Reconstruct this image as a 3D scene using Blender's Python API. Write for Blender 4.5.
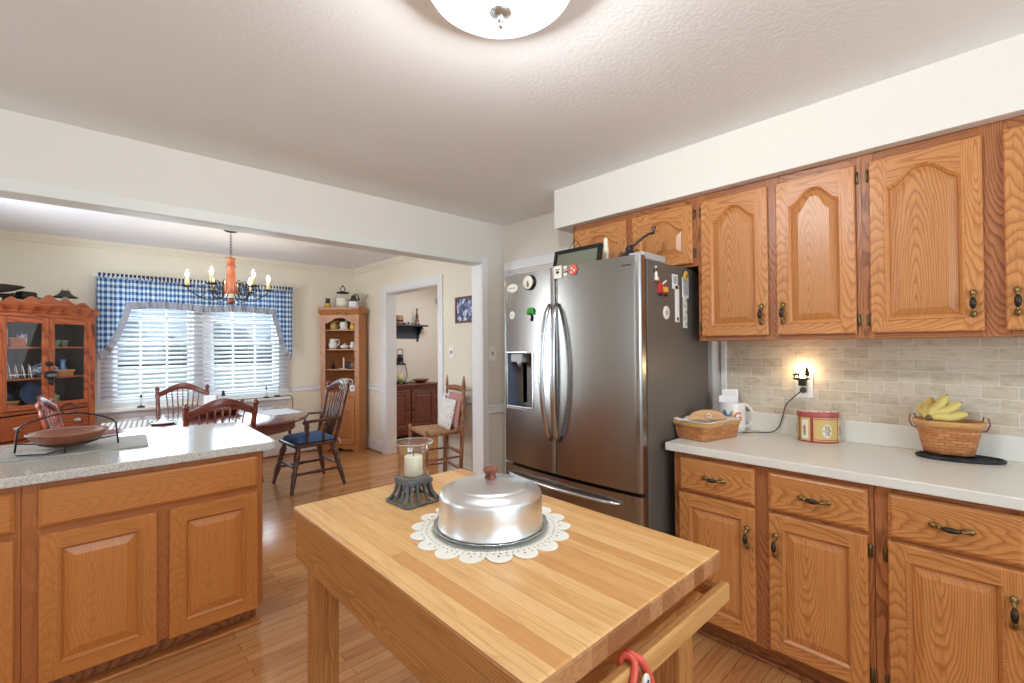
import bpy, bmesh, math, random
from mathutils import Vector, Matrix
random.seed(7)
PI = math.pi
SC = bpy.context.scene
COL = SC.collection
for o in list(bpy.data.objects):
    bpy.data.objects.remove(o, do_unlink=True)

# ------------------------------------------------------------------ camera, world, lights, exposure
CAM_H = 1.384
yaw, pitch, roll = math.radians(46.785), math.radians(0.6048), math.radians(-0.4396)
F = Vector((math.cos(yaw), math.sin(yaw), 0)); R = Vector((F.y, -F.x, 0)); U = Vector((0, 0, 1))
F2 = math.cos(pitch) * F + math.sin(pitch) * U; U2 = math.cos(pitch) * U - math.sin(pitch) * F
R3 = math.cos(roll) * R + math.sin(roll) * U2; U3 = math.cos(roll) * U2 - math.sin(roll) * R
cam = bpy.data.cameras.new('camera'); cam.lens = 457.343 / 1024 * 36; cam.sensor_width = 36; cam.clip_start = 0.02
camo = bpy.data.objects.new('camera', cam); COL.objects.link(camo)
m = Matrix.Identity(4)
for i in range(3):
    m[i][0], m[i][1], m[i][2] = R3[i], U3[i], -F2[i]
m[2][3] = CAM_H
camo.matrix_world = m
SC.camera = camo

w = bpy.data.worlds.new('world'); SC.world = w; w.use_nodes = True
bg = w.node_tree.nodes['Background']
bg.inputs[0].default_value = (0.72, 0.86, 1.0, 1); bg.inputs[1].default_value = 0.8
SC.view_settings.view_transform = 'Standard'; SC.view_settings.look = 'None'
SC.view_settings.gamma = 1.0; SC.view_settings.use_curve_mapping = False
SC.view_settings.exposure = 0.31
SC.cycles.use_denoising = True
SC.cycles.max_bounces = 10; SC.cycles.diffuse_bounces = 6; SC.cycles.transparent_max_bounces = 16
SC.cycles.sample_clamp_indirect = 6.0
SC.cycles.caustics_reflective = False; SC.cycles.caustics_refractive = False

def light(name, kind, loc, energy, col=(1, 1, 1), size=None, aim=None, sy=None, radius=0.05):
    l = bpy.data.lights.new(name, kind); l.energy = energy; l.color = col
    if kind == 'AREA':
        l.size = size
        if sy: l.shape = 'RECTANGLE'; l.size_y = sy
    else:
        l.shadow_soft_size = radius
    o = bpy.data.objects.new(name, l); COL.objects.link(o); o.location = loc
    if aim is not None:
        o.rotation_euler = (Vector(aim) - Vector(loc)).to_track_quat('-Z', 'Y').to_euler()
    return o

# daylight at the dining window; the other area lights are unseen, added as fill
light('kitchen_window_daylight', 'AREA', (0.3, -2.40, 1.55), 72, (0.70, 0.86, 1.0), 2.5, (0.3, -0.6, 3.5), 1.45)  # added fill behind the camera, aimed up to brighten the ceiling
light('side_window_daylight', 'AREA', (-1.87, 1.95, 1.55), 5, (0.80, 0.91, 1.0), 0.65, (0, 1.95, 1.8), 1.3)  # unseen source added for fill and a reflection on the refrigerator
light('dining_window_daylight', 'AREA', (1.03, 6.75, 1.45), 55, (0.78, 0.89, 1.0), 1.7, (1.03, 3.5, 3.4), 1.25)
light('dining_side_daylight', 'AREA', (-0.95, 4.4, 1.5), 36, (0.80, 0.90, 1.0), 0.66, (1, 4.5, 2.0), 1.45)  # added fill from the left, placed for its streak on the refrigerator door
light('hall_ceiling_lamp', 'AREA', (3.9, 5.4, 2.45), 16, (0.95, 0.97, 1.0), 0.8, (3.9, 5.4, 0))  # unseen light added to brighten the hall
light('hall_window_daylight', 'AREA', (5.25, 4.4, 1.5), 8, (0.92, 0.95, 1.0), 1.2, (3.4, 6.4, 1.0))  # more added light for the hall; its wall has no window
# ------------------------------------------------------------------ helpers
def srgb(*c):
    if len(c) == 1: c = c[0]
    f = lambda v: (v / 255 / 12.92) if v / 255 <= 0.04045 else ((v / 255 + 0.055) / 1.055) ** 2.4
    return tuple(f(v) for v in c) + (1.0,)

class MB:
    """collects shapes; build() links them as ONE mesh object"""
    def __init__(s): s.v = []; s.f = []; s.m = []; s.sm = []; s.uv = []; s.uvs = False
    def add(s, vs, fs, m=0, sm=False, uv=None):
        b = len(s.v); s.v += [tuple(x) for x in vs]
        s.uv += uv if uv else [(0, 0)] * len(vs)
        if uv: s.uvs = True
        for k, f in enumerate(fs):
            s.f.append([b + i for i in f]); s.m.append(m[k] if isinstance(m, list) else m); s.sm.append(sm[k] if isinstance(sm, list) else sm)
        return s
    def box(s, x0, x1, y0, y1, z0, z1, m=0, M=None):
        vs = [Vector((x, y, z)) for z in (z0, z1) for y in (y0, y1) for x in (x0, x1)]
        if M is not None: vs = [M @ v for v in vs]
        return s.add(vs, [(0, 2, 3, 1), (4, 5, 7, 6), (0, 1, 5, 4), (2, 6, 7, 3), (0, 4, 6, 2), (1, 3, 7, 5)], m)
    def lathe(s, prof, n=24, c=(0, 0, 0), m=0, sm=True, M=None, sx=1, sy=1, close=False, uvr=None):
        """profile [(r,z)...] about z; open ends at r=0 become points"""
        vs = []; fs = []; uv = []; N = len(prof)
        for j, (r, z) in enumerate(prof):
            for i in range(n + 1):
                a = 2 * PI * i / n
                vs.append(Vector((c[0] + r * math.cos(a) * sx, c[1] + r * math.sin(a) * sy, c[2] + z)))
                uv.append((i / n, j / (N - 1)) if uvr is None else (i / n * uvr[0], z * uvr[1]))
        for j in range(N - 1):
            for i in range(n):
                a = j * (n + 1) + i
                fs.append((a, a + 1, a + n + 2, a + n + 1))
        if M is not None: vs = [M @ v for v in vs]
        return s.add(vs, fs, m, sm, uv)
    def tube(s, path, r, n=8, m=0, sm=True, caps=True, closed=False, flat=1.0):
        P = [Vector(p) for p in path]; k = len(P)
        rs = r if isinstance(r, (list, tuple)) else [r] * k
        T = []
        for i in range(k):
            if closed: t = P[(i + 1) % k] - P[i - 1]
            else: t = P[min(i + 1, k - 1)] - P[max(i - 1, 0)]
            T.append(t.normalized() if t.length > 1e-9 else Vector((0, 0, 1)))
        u = T[0].orthogonal().normalized()
        if abs(T[0].z) < 0.9: u = (Vector((0, 0, 1)) - T[0] * T[0].z).normalized()
        vs = []; fs = []
        for i in range(k):
            u = u - T[i] * u.dot(T[i]); u.normalize(); v = T[i].cross(u)
            for j in range(n):
                a = 2 * PI * j / n
                vs.append(P[i] + (u * math.cos(a) * flat + v * math.sin(a)) * rs[i])
        for i in range(k if closed else k - 1):
            for j in range(n):
                a = i * n + j; b = i * n + (j + 1) % n; i2 = (i + 1) % k
                fs.append((a, b, i2 * n + (j + 1) % n, i2 * n + j))
        if caps and not closed:
            fs.append(tuple(range(n))[::-1]); fs.append(tuple((k - 1) * n + j for j in range(n)))
        return s.add(vs, fs, m, sm)
    def turned(s, p0, p1, prof, n=12, m=0):
        """lathe-turned spindle from p0 to p1; prof [(t,r)...]"""
        p0 = Vector(p0); p1 = Vector(p1)
        return s.tube([p0.lerp(p1, t) for t, r in prof], [r for t, r in prof], n, m)
    def ell(s, c, r, n=16, k=10, m=0, M=None):
        vs = []; fs = []
        for j in range(k + 1):
            p = PI * j / k
            for i in range(n):
                a = 2 * PI * i / n
                v = Vector((r[0] * math.sin(p) * math.cos(a), r[1] * math.sin(p) * math.sin(a), r[2] * math.cos(p)))
                if M is not None: v = M @ v
                vs.append(v + Vector(c))
        for j in range(k):
            for i in range(n):
                a = j * n + i; b = j * n + (i + 1) % n
                fs.append((a, a + n, b + n, b))
        return s.add(vs, fs, m, True)
    def prism(s, poly, a0, a1, axis='y', m=0, ms=None, sm=False):
        """polygon in the two other axes, extruded along axis (xz for y, yz for x, xy for z)"""
        def P(p, a):
            return {'y': (p[0], a, p[1]), 'x': (a, p[0], p[1]), 'z': (p[0], p[1], a)}[axis]
        n = len(poly)
        area = sum(poly[i][0] * poly[(i + 1) % n][1] - poly[(i + 1) % n][0] * poly[i][1] for i in range(n))
        if (area > 0) == (axis == 'y'): poly = poly[::-1]
        vs = [P(p, a0) for p in poly] + [P(p, a1) for p in poly]
        fs = [tuple(range(n))[::-1], tuple(range(n, 2 * n))] + [(i, (i + 1) % n, n + (i + 1) % n, n + i) for i in range(n)]
        return s.add(vs, fs, [m, m] + [m if ms is None else ms] * n, [False, False] + [sm] * n)
    def loops(s, L, m=0, sm=False, cap=True, ms=None):
        """quads between successive closed vertex loops of equal size, last one capped"""
        n = len(L[0]); vs = [p for l in L for p in l]; fs = []
        for k in range(len(L) - 1):
            for i in range(n):
                fs.append((k * n + i, k * n + (i + 1) % n, (k + 1) * n + (i + 1) % n, (k + 1) * n + i))
        if cap: fs.append(tuple((len(L) - 1) * n + i for i in range(n)))
        return s.add(vs, fs, m, sm)
    def grid(s, fn, nu, nv, m=0, sm=True, uvf=None, flip=False):
        vs = []; fs = []; uv = []
        for j in range(nv + 1):
            for i in range(nu + 1):
                vs.append(fn(i / nu, j / nv)); uv.append(uvf(i / nu, j / nv) if uvf else (i / nu, j / nv))
        for j in range(nv):
            for i in range(nu):
                a = j * (nu + 1) + i
                f = (a, a + 1, a + nu + 2, a + nu + 1)
                fs.append(f[::-1] if flip else f)
        return s.add(vs, fs, m, sm, uv)
    def build(s, name, mats, parent=None, loc=(0, 0, 0), rot=(0, 0, 0), bevel=0, seg=2, solid=0, label=None, sub=0, fixn=True, ang=40):
        me = bpy.data.meshes.new(name); me.from_pydata(s.v, [], s.f)
        mats = mats if isinstance(mats, (list, tuple)) else [mats]
        for x in mats: me.materials.append(x)
        me.polygons.foreach_set('material_index', s.m); me.polygons.foreach_set('use_smooth', s.sm)
        if s.uvs:
            l = me.uv_layers.new(name='UVMap')
            for lp in me.loops: l.data[lp.index].uv = s.uv[lp.vertex_index]
        if fixn:
            bm = bmesh.new(); bm.from_mesh(me)
            bmesh.ops.recalc_face_normals(bm, faces=bm.faces); bm.to_mesh(me); bm.free()
        # board coordinates: every separate piece measured from its own middle, so that each board has its own grain
        par = list(range(len(s.v)))
        def find(a):
            while par[a] != a: par[a] = par[par[a]]; a = par[a]
            return a
        for f in s.f:
            r0 = find(f[0])
            for q in f[1:]: par[find(q)] = r0
        bb = {}
        for i, p in enumerate(s.v):
            k = find(i); e = bb.get(k)
            if e is None: bb[k] = [list(p), list(p)]
            else:
                for c_ in range(3):
                    if p[c_] < e[0][c_]: e[0][c_] = p[c_]
                    if p[c_] > e[1][c_]: e[1][c_] = p[c_]
        at_ = me.attributes.new('board', 'FLOAT_VECTOR', 'POINT'); fl_ = []
        for i, p in enumerate(s.v):
            e = bb[find(i)]; fl_ += [p[c_] - (e[0][c_] + e[1][c_]) / 2 for c_ in range(3)]
        at_.data.foreach_set('vector', fl_)
        me.update()
        o = bpy.data.objects.new(name, me); COL.objects.link(o); o.location = loc; o.rotation_euler = rot
        if parent is not None: o.parent = parent
        if solid:
            md = o.modifiers.new('solid', 'SOLIDIFY'); md.thickness = solid; md.offset = 0
        if sub:
            md = o.modifiers.new('sub', 'SUBSURF'); md.levels = sub; md.render_levels = sub
        if bevel:
            md = o.modifiers.new('bevel', 'BEVEL'); md.width = bevel; md.segments = seg; md.limit_method = 'ANGLE'; md.angle_limit = math.radians(ang)
        if label: o['label'] = label
        return o

def tag(o, label, cat, group=None):
    o['label'] = label; o['category'] = cat
    if group: o['group'] = group
    return o
def thing(name, label, cat, loc=(0, 0, 0), rz=0, group=None):
    o = bpy.data.objects.new(name, None); COL.objects.link(o); o.empty_display_size = 0.05
    o.location = loc; o.rotation_euler = (0, 0, rz)
    return tag(o, label, cat, group)
def struct(o):
    o['kind'] = 'structure'; return o
def kids(o): return [c for c in bpy.data.objects if c.parent == o]
def dup(root, loc, rz, label, group=None):
    r = root.copy(); COL.objects.link(r); r.location = loc; r.rotation_euler = (0, 0, rz); r['label'] = label
    if group: r['group'] = group
    for ch in kids(root):
        c = ch.copy(); COL.objects.link(c); c.parent = r
        for g in kids(ch):
            d = g.copy(); COL.objects.link(d); d.parent = c
    return r
def arc(c, r, a0, a1, n): return [(c[0] + r * math.cos(a0 + (a1 - a0) * i / n), c[1] + r * math.sin(a0 + (a1 - a0) * i / n)) for i in range(n + 1)]
def Rz(a): return Matrix.Rotation(a, 4, 'Z')
def Tm(*p): return Matrix.Translation(p)

# ------------------------------------------------------------------ materials
class NT:
    def __init__(s, name):
        s.mat = bpy.data.materials.new(name); s.mat.use_nodes = True; s.t = s.mat.node_tree
        s.p = s.t.nodes['Principled BSDF']
    def n(s, typ, **kw):
        x = s.t.nodes.new('ShaderNode' + typ)
        for k, v in kw.items():
            if k.startswith('i_'): x.inputs[int(k[2:]) if k[2:].isdigit() else k[2:].replace('_', ' ')].default_value = v
            else: setattr(x, k, v)
        return x
    def l(s, a, b): s.t.links.new(a, b)
    def setp(s, **kw):
        for k, v in kw.items(): s.p.inputs[k.replace('_', ' ')].default_value = v
    def math(s, op, a, b=None):
        x = s.n('Math', operation=op)
        for i, q in enumerate((a, b)):
            if q is None: continue
            if isinstance(q, (int, float)): x.inputs[i].default_value = q
            else: s.l(q, x.inputs[i])
        return x.outputs[0]
    def mix(s, fac, a, b, mode='MIX'):
        x = s.n('Mix', data_type='RGBA', blend_type=mode)
        for i, q in ((0, fac), (6, a), (7, b)):
            if isinstance(q, (int, float, tuple)): x.inputs[i].default_value = q
            else: s.l(q, x.inputs[i])
        return x.outputs[2]
    def ramp(s, fac, stops, interp='LINEAR'):
        x = s.n('ValToRGB'); x.color_ramp.interpolation = interp
        while len(x.color_ramp.elements) < len(stops): x.color_ramp.elements.new(0.5)
        for e, (p, c) in zip(x.color_ramp.elements, stops):
            e.position = p; e.color = c if isinstance(c, tuple) else (c, c, c, 1)
        s.l(fac, x.inputs[0]); return x.outputs[0]
    def coord(s, kind='Object', scale=(1, 1, 1), rot=(0, 0, 0), island=0):
        t = s.n('TexCoord').outputs[kind]
        if island:
            g = s.n('NewGeometry'); v = s.n('VectorMath', operation='SCALE')
            cx = s.n('CombineXYZ'); r = g.outputs['Random Per Island']
            s.l(r, cx.inputs[0]); s.l(s.math('MULTIPLY', r, 1.7), cx.inputs[1]); s.l(s.math('MULTIPLY', r, 2.3), cx.inputs[2])
            s.l(cx.outputs[0], v.inputs[0]); v.inputs['Scale'].default_value = island
            a = s.n('VectorMath', operation='ADD'); s.l(t, a.inputs[0]); s.l(v.outputs[0], a.inputs[1]); t = a.outputs[0]
        mp = s.n('Mapping'); mp.inputs['Scale'].default_value = scale; mp.inputs['Rotation'].default_value = rot
        s.l(t, mp.inputs['Vector']); return mp.outputs[0]
    def noise(s, v, scale=5, detail=2, rough=.5):
        x = s.n('TexNoise'); x.inputs['Scale'].default_value = scale; x.inputs['Detail'].default_value = detail; x.inputs['Roughness'].default_value = rough
        s.l(v, x.inputs['Vector']); return x.outputs['Fac']
    def bump(s, h, strength=.2, dist=.002):
        b = s.n('Bump'); b.inputs['Strength'].default_value = strength; b.inputs['Distance'].default_value = dist
        s.l(h, b.inputs['Height']); s.l(b.outputs[0], s.p.inputs['Normal'])

def plain(name, c, rough=.5, metal=0, spec=.5, emit=0, bumps=None, coat=0):
    n = NT(name); n.setp(Base_Color=srgb(c), Roughness=rough, Metallic=metal)
    n.p.inputs['Specular IOR Level'].default_value = spec
    n.p.inputs['Coat Weight'].default_value = coat
    if emit: n.p.inputs['Emission Color'].default_value = srgb(c); n.p.inputs['Emission Strength'].default_value = emit
    # slight procedural unevenness
    v = n.coord('Object'); k = n.noise(v, bumps[0] if bumps else 35, 2)
    if bumps: n.bump(k, bumps[1], bumps[2])
    else:
        cc = n.mix(n.math('MULTIPLY', k, .12), srgb(c), tuple(x * .8 for x in srgb(c)[:3]) + (1,)); n.l(cc, n.p.inputs['Base Color'])
    return n.mat

def wood(name, light_c, mid_c, dark_c, axis='z', rough=.35, rings=150, pores=.35, coat=0, tilt=.34, figure=1.0):
    """oak-like board: the surface cuts through growth rings around a slightly tilted pith"""
    n = NT(name)
    at = n.n('Attribute', attribute_name='board'); sp = n.n('SeparateXYZ'); n.l(at.outputs['Vector'], sp.inputs[0])
    x, y, z = sp.outputs; rnd = n.n('NewGeometry').outputs['Random Per Island']
    al, a1, a2 = {'z': (z, x, y), 'x': (x, z, y), 'y': (y, x, z)}[axis]
    ac = n.math('ADD', a1, n.math('MULTIPLY', a2, .8))
    fr = lambda k: n.math('SUBTRACT', n.math('FRACT', n.math('MULTIPLY', rnd, k)), .5)
    cx = n.n('CombineXYZ'); n.l(n.math('MULTIPLY', ac, 9.0), cx.inputs[0]); n.l(n.math('MULTIPLY', al, 2.6), cx.inputs[1]); n.l(n.math('MULTIPLY', rnd, 37.0), cx.inputs[2])
    wob = n.math('MULTIPLY', n.math('SUBTRACT', n.noise(cx.outputs[0], 1.0, 2, .5), .5), .055)
    dd = n.math('ADD', n.math('ADD', n.math('ADD', n.math('MULTIPLY', fr(13.7), .07), .045), n.math('MULTIPLY', al, n.math('MULTIPLY', fr(29.1), tilt))), wob)
    ax = n.math('SUBTRACT', ac, n.math('MULTIPLY', fr(7.3), .09))
    r = n.math('SQRT', n.math('ADD', n.math('MULTIPLY', ax, ax), n.math('MULTIPLY', dd, dd)))
    cx2 = n.n('CombineXYZ'); n.l(n.math('MULTIPLY', ac, 160.0), cx2.inputs[0]); n.l(n.math('MULTIPLY', al, 6.0), cx2.inputs[1]); n.l(n.math('MULTIPLY', rnd, 91.0), cx2.inputs[2])
    fine = n.noise(cx2.outputs[0], 1.0, 2, .6)
    k = n.math('FRACT', n.math('ADD', n.math('MULTIPLY', r, rings), n.math('MULTIPLY', fine, .35)))
    c = n.ramp(k, [(0, srgb(mid_c)), (.10, srgb(dark_c)), (.34, srgb(mid_c)), (.60, srgb(light_c)), (1, srgb(light_c))])
    c = n.mix(figure, srgb(tuple((a_ + b_) / 2 for a_, b_ in zip(light_c, mid_c))), c)
    p = n.ramp(fine, [(.34, 1.0), (.52, 0.0)])
    c2 = n.mix(n.math('MULTIPLY', p, pores), c, srgb(dark_c))
    hs = n.n('HueSaturation'); n.l(c2, hs.inputs['Color']); n.l(n.math('ADD', n.math('MULTIPLY', rnd, .16), .92), hs.inputs['Value'])
    n.l(hs.outputs[0], n.p.inputs['Base Color']); n.setp(Roughness=rough)
    n.p.inputs['Coat Weight'].default_value = coat; n.p.inputs['Coat Roughness'].default_value = .15
    n.bump(n.math('SUBTRACT', 1.0, p), .10, .0005)
    return n.mat

def glassy(name, tint=(255, 255, 255), refl=.022, rough=.02):
    n = NT(name); t = n.t; out = t.nodes['Material Output']; t.nodes.remove(n.p)
    tr = n.n('BsdfTransparent'); tr.inputs[0].default_value = srgb(tint)
    gl = n.n('BsdfGlossy'); gl.inputs['Roughness'].default_value = rough
    fr = n.n('LayerWeight'); fr.inputs[0].default_value = .5
    mx = n.n('MixShader'); n.l(n.math('ADD', n.math('MULTIPLY', n.math('POWER', fr.outputs['Facing'], 4.0), .55), refl), mx.inputs[0]); n.l(tr.outputs[0], mx.inputs[1]); n.l(gl.outputs[0], mx.inputs[2])
    n.l(mx.outputs[0], out.inputs[0]); return n.mat

def translucent(name, c, amt=.4, rough=.6):
    n = NT(name); out = n.t.nodes['Material Output']; n.setp(Base_Color=srgb(c), Roughness=rough)
    tl = n.n('BsdfTranslucent'); tl.inputs[0].default_value = srgb(c)
    mx = n.n('MixShader'); mx.inputs[0].default_value = amt
    n.l(n.p.outputs[0], mx.inputs[1]); n.l(tl.outputs[0], mx.inputs[2]); n.l(mx.outputs[0], out.inputs[0]); return n.mat

def emissive(name, c, s):
    n = NT(name); n.setp(Base_Color=srgb(c)); n.p.inputs['Emission Color'].default_value = srgb(c); n.p.inputs['Emission Strength'].default_value = s
    return n.mat

def wall_paint(name, c, tex=.08):
    n = NT(name); n.setp(Roughness=.75); n.p.inputs['Specular IOR Level'].default_value = .25
    v = n.coord('Object'); k = n.noise(v, 1.3, 2); c1 = srgb(c)
    n.l(n.mix(n.math('MULTIPLY', k, .10), c1, tuple(x * .93 for x in c1[:3]) + (1,)), n.p.inputs['Base Color'])
    n.bump(n.noise(v, 260, 2), tex, .001); return n.mat

M = {}
for ax in 'xyz':
    M['oak_' + ax] = wood('oak_' + ax, (204, 141, 82), (188, 122, 66), (154, 94, 48), ax, figure=.72)
    M['pen_' + ax] = wood('honey_oak_' + ax, (198, 130, 66), (186, 116, 55), (160, 94, 42), ax, pores=.3, figure=.32)
    M['penframe_' + ax] = wood('honey_frame_oak_' + ax, (178, 110, 58), (166, 97, 48), (136, 76, 36), ax, pores=.3, figure=.35)
    M['frame_' + ax] = wood('frame_oak_' + ax, (172, 110, 66), (156, 94, 54), (120, 70, 38), ax)
    M['pine_' + ax] = wood('red_pine_' + ax, (174, 92, 50), (158, 76, 40), (116, 52, 28), ax, rings=60, pores=.35)
    M['cab_' + ax] = wood('corner_oak_' + ax, (196, 134, 80), (180, 114, 64), (146, 88, 48), ax, pores=.3)
    M['mah_' + ax] = wood('mahogany_' + ax, (134, 70, 54), (118, 58, 44), (86, 40, 32), ax, rough=.28, rings=60, coat=.3)
    M['dark_' + ax] = wood('walnut_' + ax, (104, 66, 52), (90, 56, 44), (64, 38, 30), ax, rough=.28, rings=60, coat=.3)
    M['side_' + ax] = wood('cherry_' + ax, (122, 72, 58), (108, 62, 50), (80, 44, 36), ax, rough=.4, rings=60)
    M['ash_' + ax] = wood('ladder_ash_' + ax, (172, 120, 84), (158, 106, 70), (124, 80, 52), ax, rings=80)
    M['isl_' + ax] = wood('island_oak_' + ax, (196, 140, 82), (180, 120, 66), (144, 90, 46), ax, pores=.45, rings=200, tilt=.2, figure=.6)
M['bar_x'] = wood('towel_bar_oak', (206, 156, 98), (198, 146, 86), (184, 128, 72), 'x', pores=.12, rings=40, figure=.6)
M['wall'] = wall_paint('kitchen_wall_paint', (228, 222, 212))
M['soffit'] = wall_paint('soffit_paint', (233, 228, 218))
M['dwall'] = wall_paint('dining_wall_paint', (236, 230, 213))
M['hwall'] = wall_paint('hall_wall_paint', (216, 208, 196))
M['white'] = plain('white_trim_paint', (236, 237, 238), .35)
M['trimgray'] = plain('header_trim_paint', (226, 226, 218), .4)
n = NT('ceiling_texture_paint'); n.setp(Base_Color=srgb(240, 240, 238), Roughness=.85)
n.p.inputs['Specular IOR Level'].default_value = .2
v = n.coord('Object'); vo = n.n('TexVoronoi'); vo.inputs['Scale'].default_value = 60; n.l(v, vo.inputs['Vector'])
nz = n.noise(v, 80, 4, .6); n.bump(n.math('ADD', n.math('MULTIPLY', vo.outputs['Distance'], .6), nz), .17, .005); M['ceil'] = n.mat
M['dceil'] = wall_paint('dining_ceiling_paint', (246, 247, 250))

# strip oak floor
n = NT('oak_strip_floor')
v = n.coord('Object'); br = n.n('TexBrick'); br.offset = .37; br.inputs['Scale'].default_value = 1; br.inputs['Brick Width'].default_value = .85; br.inputs['Row Height'].default_value = .057
br.inputs['Mortar Size'].default_value = .0012; br.inputs['Mortar Smooth'].default_value = .1; br.inputs['Color1'].default_value = (0, 0, 0, 1); br.inputs['Color2'].default_value = (1, 1, 1, 1); br.inputs['Mortar'].default_value = (.5, .5, .5, 1)
n.l(v, br.inputs['Vector'])
sep = n.n('SeparateColor'); n.l(br.outputs['Color'], sep.inputs[0]); rnd = sep.outputs[0]
cx = n.n('CombineXYZ'); n.l(n.math('MULTIPLY', rnd, 9.0), cx.inputs[0]); n.l(n.math('MULTIPLY', rnd, 31.0), cx.inputs[1])
ad = n.n('VectorMath', operation='ADD'); n.l(v, ad.inputs[0]); n.l(cx.outputs[0], ad.inputs[1])
mp = n.n('Mapping'); mp.inputs['Scale'].default_value = (.9, 11, 1); n.l(ad.outputs[0], mp.inputs['Vector'])
k = n.math('FRACT', n.math('MULTIPLY', n.noise(mp.outputs[0], 1.0, 1.5, .4), 9))
g = n.ramp(k, [(0, srgb(148, 92, 52)), (.12, srgb(186, 126, 78)), (.6, srgb(202, 146, 94)), (1, srgb(190, 130, 82))])
tint = n.ramp(rnd, [(0, srgb(170, 108, 62)), (.5, srgb(196, 138, 86)), (1, srgb(214, 162, 108))])
c = n.mix(.55, g, tint)
mp2 = n.n('Mapping'); mp2.inputs['Scale'].default_value = (5, 200, 1); n.l(ad.outputs[0], mp2.inputs['Vector'])
c = n.mix(n.math('MULTIPLY', n.ramp(n.noise(mp2.outputs[0], 1, 1), [(.3, 1.0), (.5, 0.0)]), .22), c, srgb(140, 84, 44))
c = n.mix(br.outputs['Fac'], c, srgb(112, 66, 36))
n.l(c, n.p.inputs['Base Color']); n.setp(Roughness=.16); n.bump(n.math('SUBTRACT', 1.0, br.outputs['Fac']), .25, .0012); M['floor'] = n.mat

# butcher block
n = NT('butcher_block_top')
v = n.coord('Object', (1, 1, 1), (0, 0, PI / 2)); br = n.n('TexBrick'); br.offset = .43; br.inputs['Scale'].default_value = 1; br.inputs['Brick Width'].default_value = 1.9; br.inputs['Row Height'].default_value = .036
br.inputs['Mortar Size'].default_value = .0006; br.inputs['Color1'].default_value = (0, 0, 0, 1); br.inputs['Color2'].default_value = (1, 1, 1, 1); br.inputs['Mortar'].default_value = (.3, .3, .3, 1)
n.l(v, br.inputs['Vector']); sep = n.n('SeparateColor'); n.l(br.outputs['Color'], sep.inputs[0]); rnd = sep.outputs[0]
v1 = n.coord('Object'); cx = n.n('CombineXYZ'); n.l(n.math('MULTIPLY', rnd, 17.0), cx.inputs[0]); n.l(n.math('MULTIPLY', rnd, 5.0), cx.inputs[1])
ad = n.n('VectorMath', operation='ADD'); n.l(v1, ad.inputs[0]); n.l(cx.outputs[0], ad.inputs[1])
mp = n.n('Mapping'); mp.inputs['Scale'].default_value = (13, 1.1, 3); n.l(ad.outputs[0], mp.inputs['Vector'])
k = n.math('FRACT', n.math('MULTIPLY', n.noise(mp.outputs[0], 1.0, 2, .5), 6))
tint = n.ramp(rnd, [(0, srgb(206, 146, 86)), (.25, srgb(216, 164, 102)), (.65, srgb(224, 176, 114)), (1, srgb(230, 188, 128))])
c = n.mix(n.math('MULTIPLY', n.ramp(k, [(0, 1.0), (.2, .25), (.7, 0.0), (1, .3)]), .45), tint, srgb(196, 134, 74))
mp2 = n.n('Mapping'); mp2.inputs['Scale'].default_value = (260, 14, 60); n.l(ad.outputs[0], mp2.inputs['Vector'])
c = n.mix(n.math('MULTIPLY', n.ramp(n.noise(mp2.outputs[0], 1, 1), [(.36, 1.0), (.55, 0.0)]), .16), c, srgb(150, 96, 50))
c = n.mix(n.math('MULTIPLY', br.outputs['Fac'], .5), c, srgb(150, 96, 54))
n.l(c, n.p.inputs['Base Color']); n.setp(Roughness=.34); M['block'] = n.mat

n = NT('butcher_block_end_grain')
v = n.coord('Object', (1, 1, 1)); sx = n.n('SeparateXYZ'); n.l(v, sx.inputs[0])
cell = n.math('FLOOR', n.math('MULTIPLY', sx.outputs[0], 1 / .043)); wn = n.n('TexWhiteNoise', noise_dimensions='1D'); n.l(cell, wn.inputs['W'])
c = n.ramp(wn.outputs['Value'], [(0, srgb(150, 96, 58)), (.35, srgb(176, 122, 78)), (.7, srgb(196, 142, 94)), (1, srgb(164, 106, 66))])
cx = n.n('CombineXYZ'); n.l(n.math('MULTIPLY', sx.outputs[0], 90.0), cx.inputs[0]); n.l(n.math('MULTIPLY', sx.outputs[2], 160.0), cx.inputs[1]); n.l(n.math('MULTIPLY', cell, 3.3), cx.inputs[2])
c = n.mix(n.math('MULTIPLY', n.ramp(n.noise(cx.outputs[0], 1, 2), [(.35, 1.0), (.6, 0.0)]), .4), c, srgb(118, 70, 42))
n.l(c, n.p.inputs['Base Color']); n.setp(Roughness=.45); M['endgrain'] = n.mat

# tumbled stone tile
n = NT('tumbled_stone_tile')
sx = n.n('SeparateXYZ'); n.l(n.n('TexCoord').outputs['Object'], sx.inputs[0]); cx = n.n('CombineXYZ'); n.l(sx.outputs[1], cx.inputs[0]); n.l(sx.outputs[2], cx.inputs[1])
br = n.n('TexBrick'); br.offset = .5; br.inputs['Scale'].default_value = 1; br.inputs['Brick Width'].default_value = .104; br.inputs['Row Height'].default_value = .0525
br.inputs['Mortar Size'].default_value = .0018; br.inputs['Mortar Smooth'].default_value = .3; br.inputs['Color1'].default_value = (0, 0, 0, 1); br.inputs['Color2'].default_value = (1, 1, 1, 1)
n.l(cx.outputs[0], br.inputs['Vector']); sep = n.n('SeparateColor'); n.l(br.outputs['Color'], sep.inputs[0])
ba = n.ramp(sep.outputs[0], [(0, srgb(188, 172, 148)), (.5, srgb(202, 188, 164)), (1, srgb(214, 202, 181))])
v = n.coord('Object'); ba = n.mix(n.ramp(n.noise(v, 22, 6, .7), [(.3, 0.0), (.7, .8)]), ba, srgb(216, 206, 188)); ba = n.mix(n.ramp(n.noise(n.coord('Object', (1, 1, 3), (.4, 0, 0)), 17, 5, .65), [(.52, 0.0), (.66, .45)]), ba, srgb(160, 142, 116))
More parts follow.
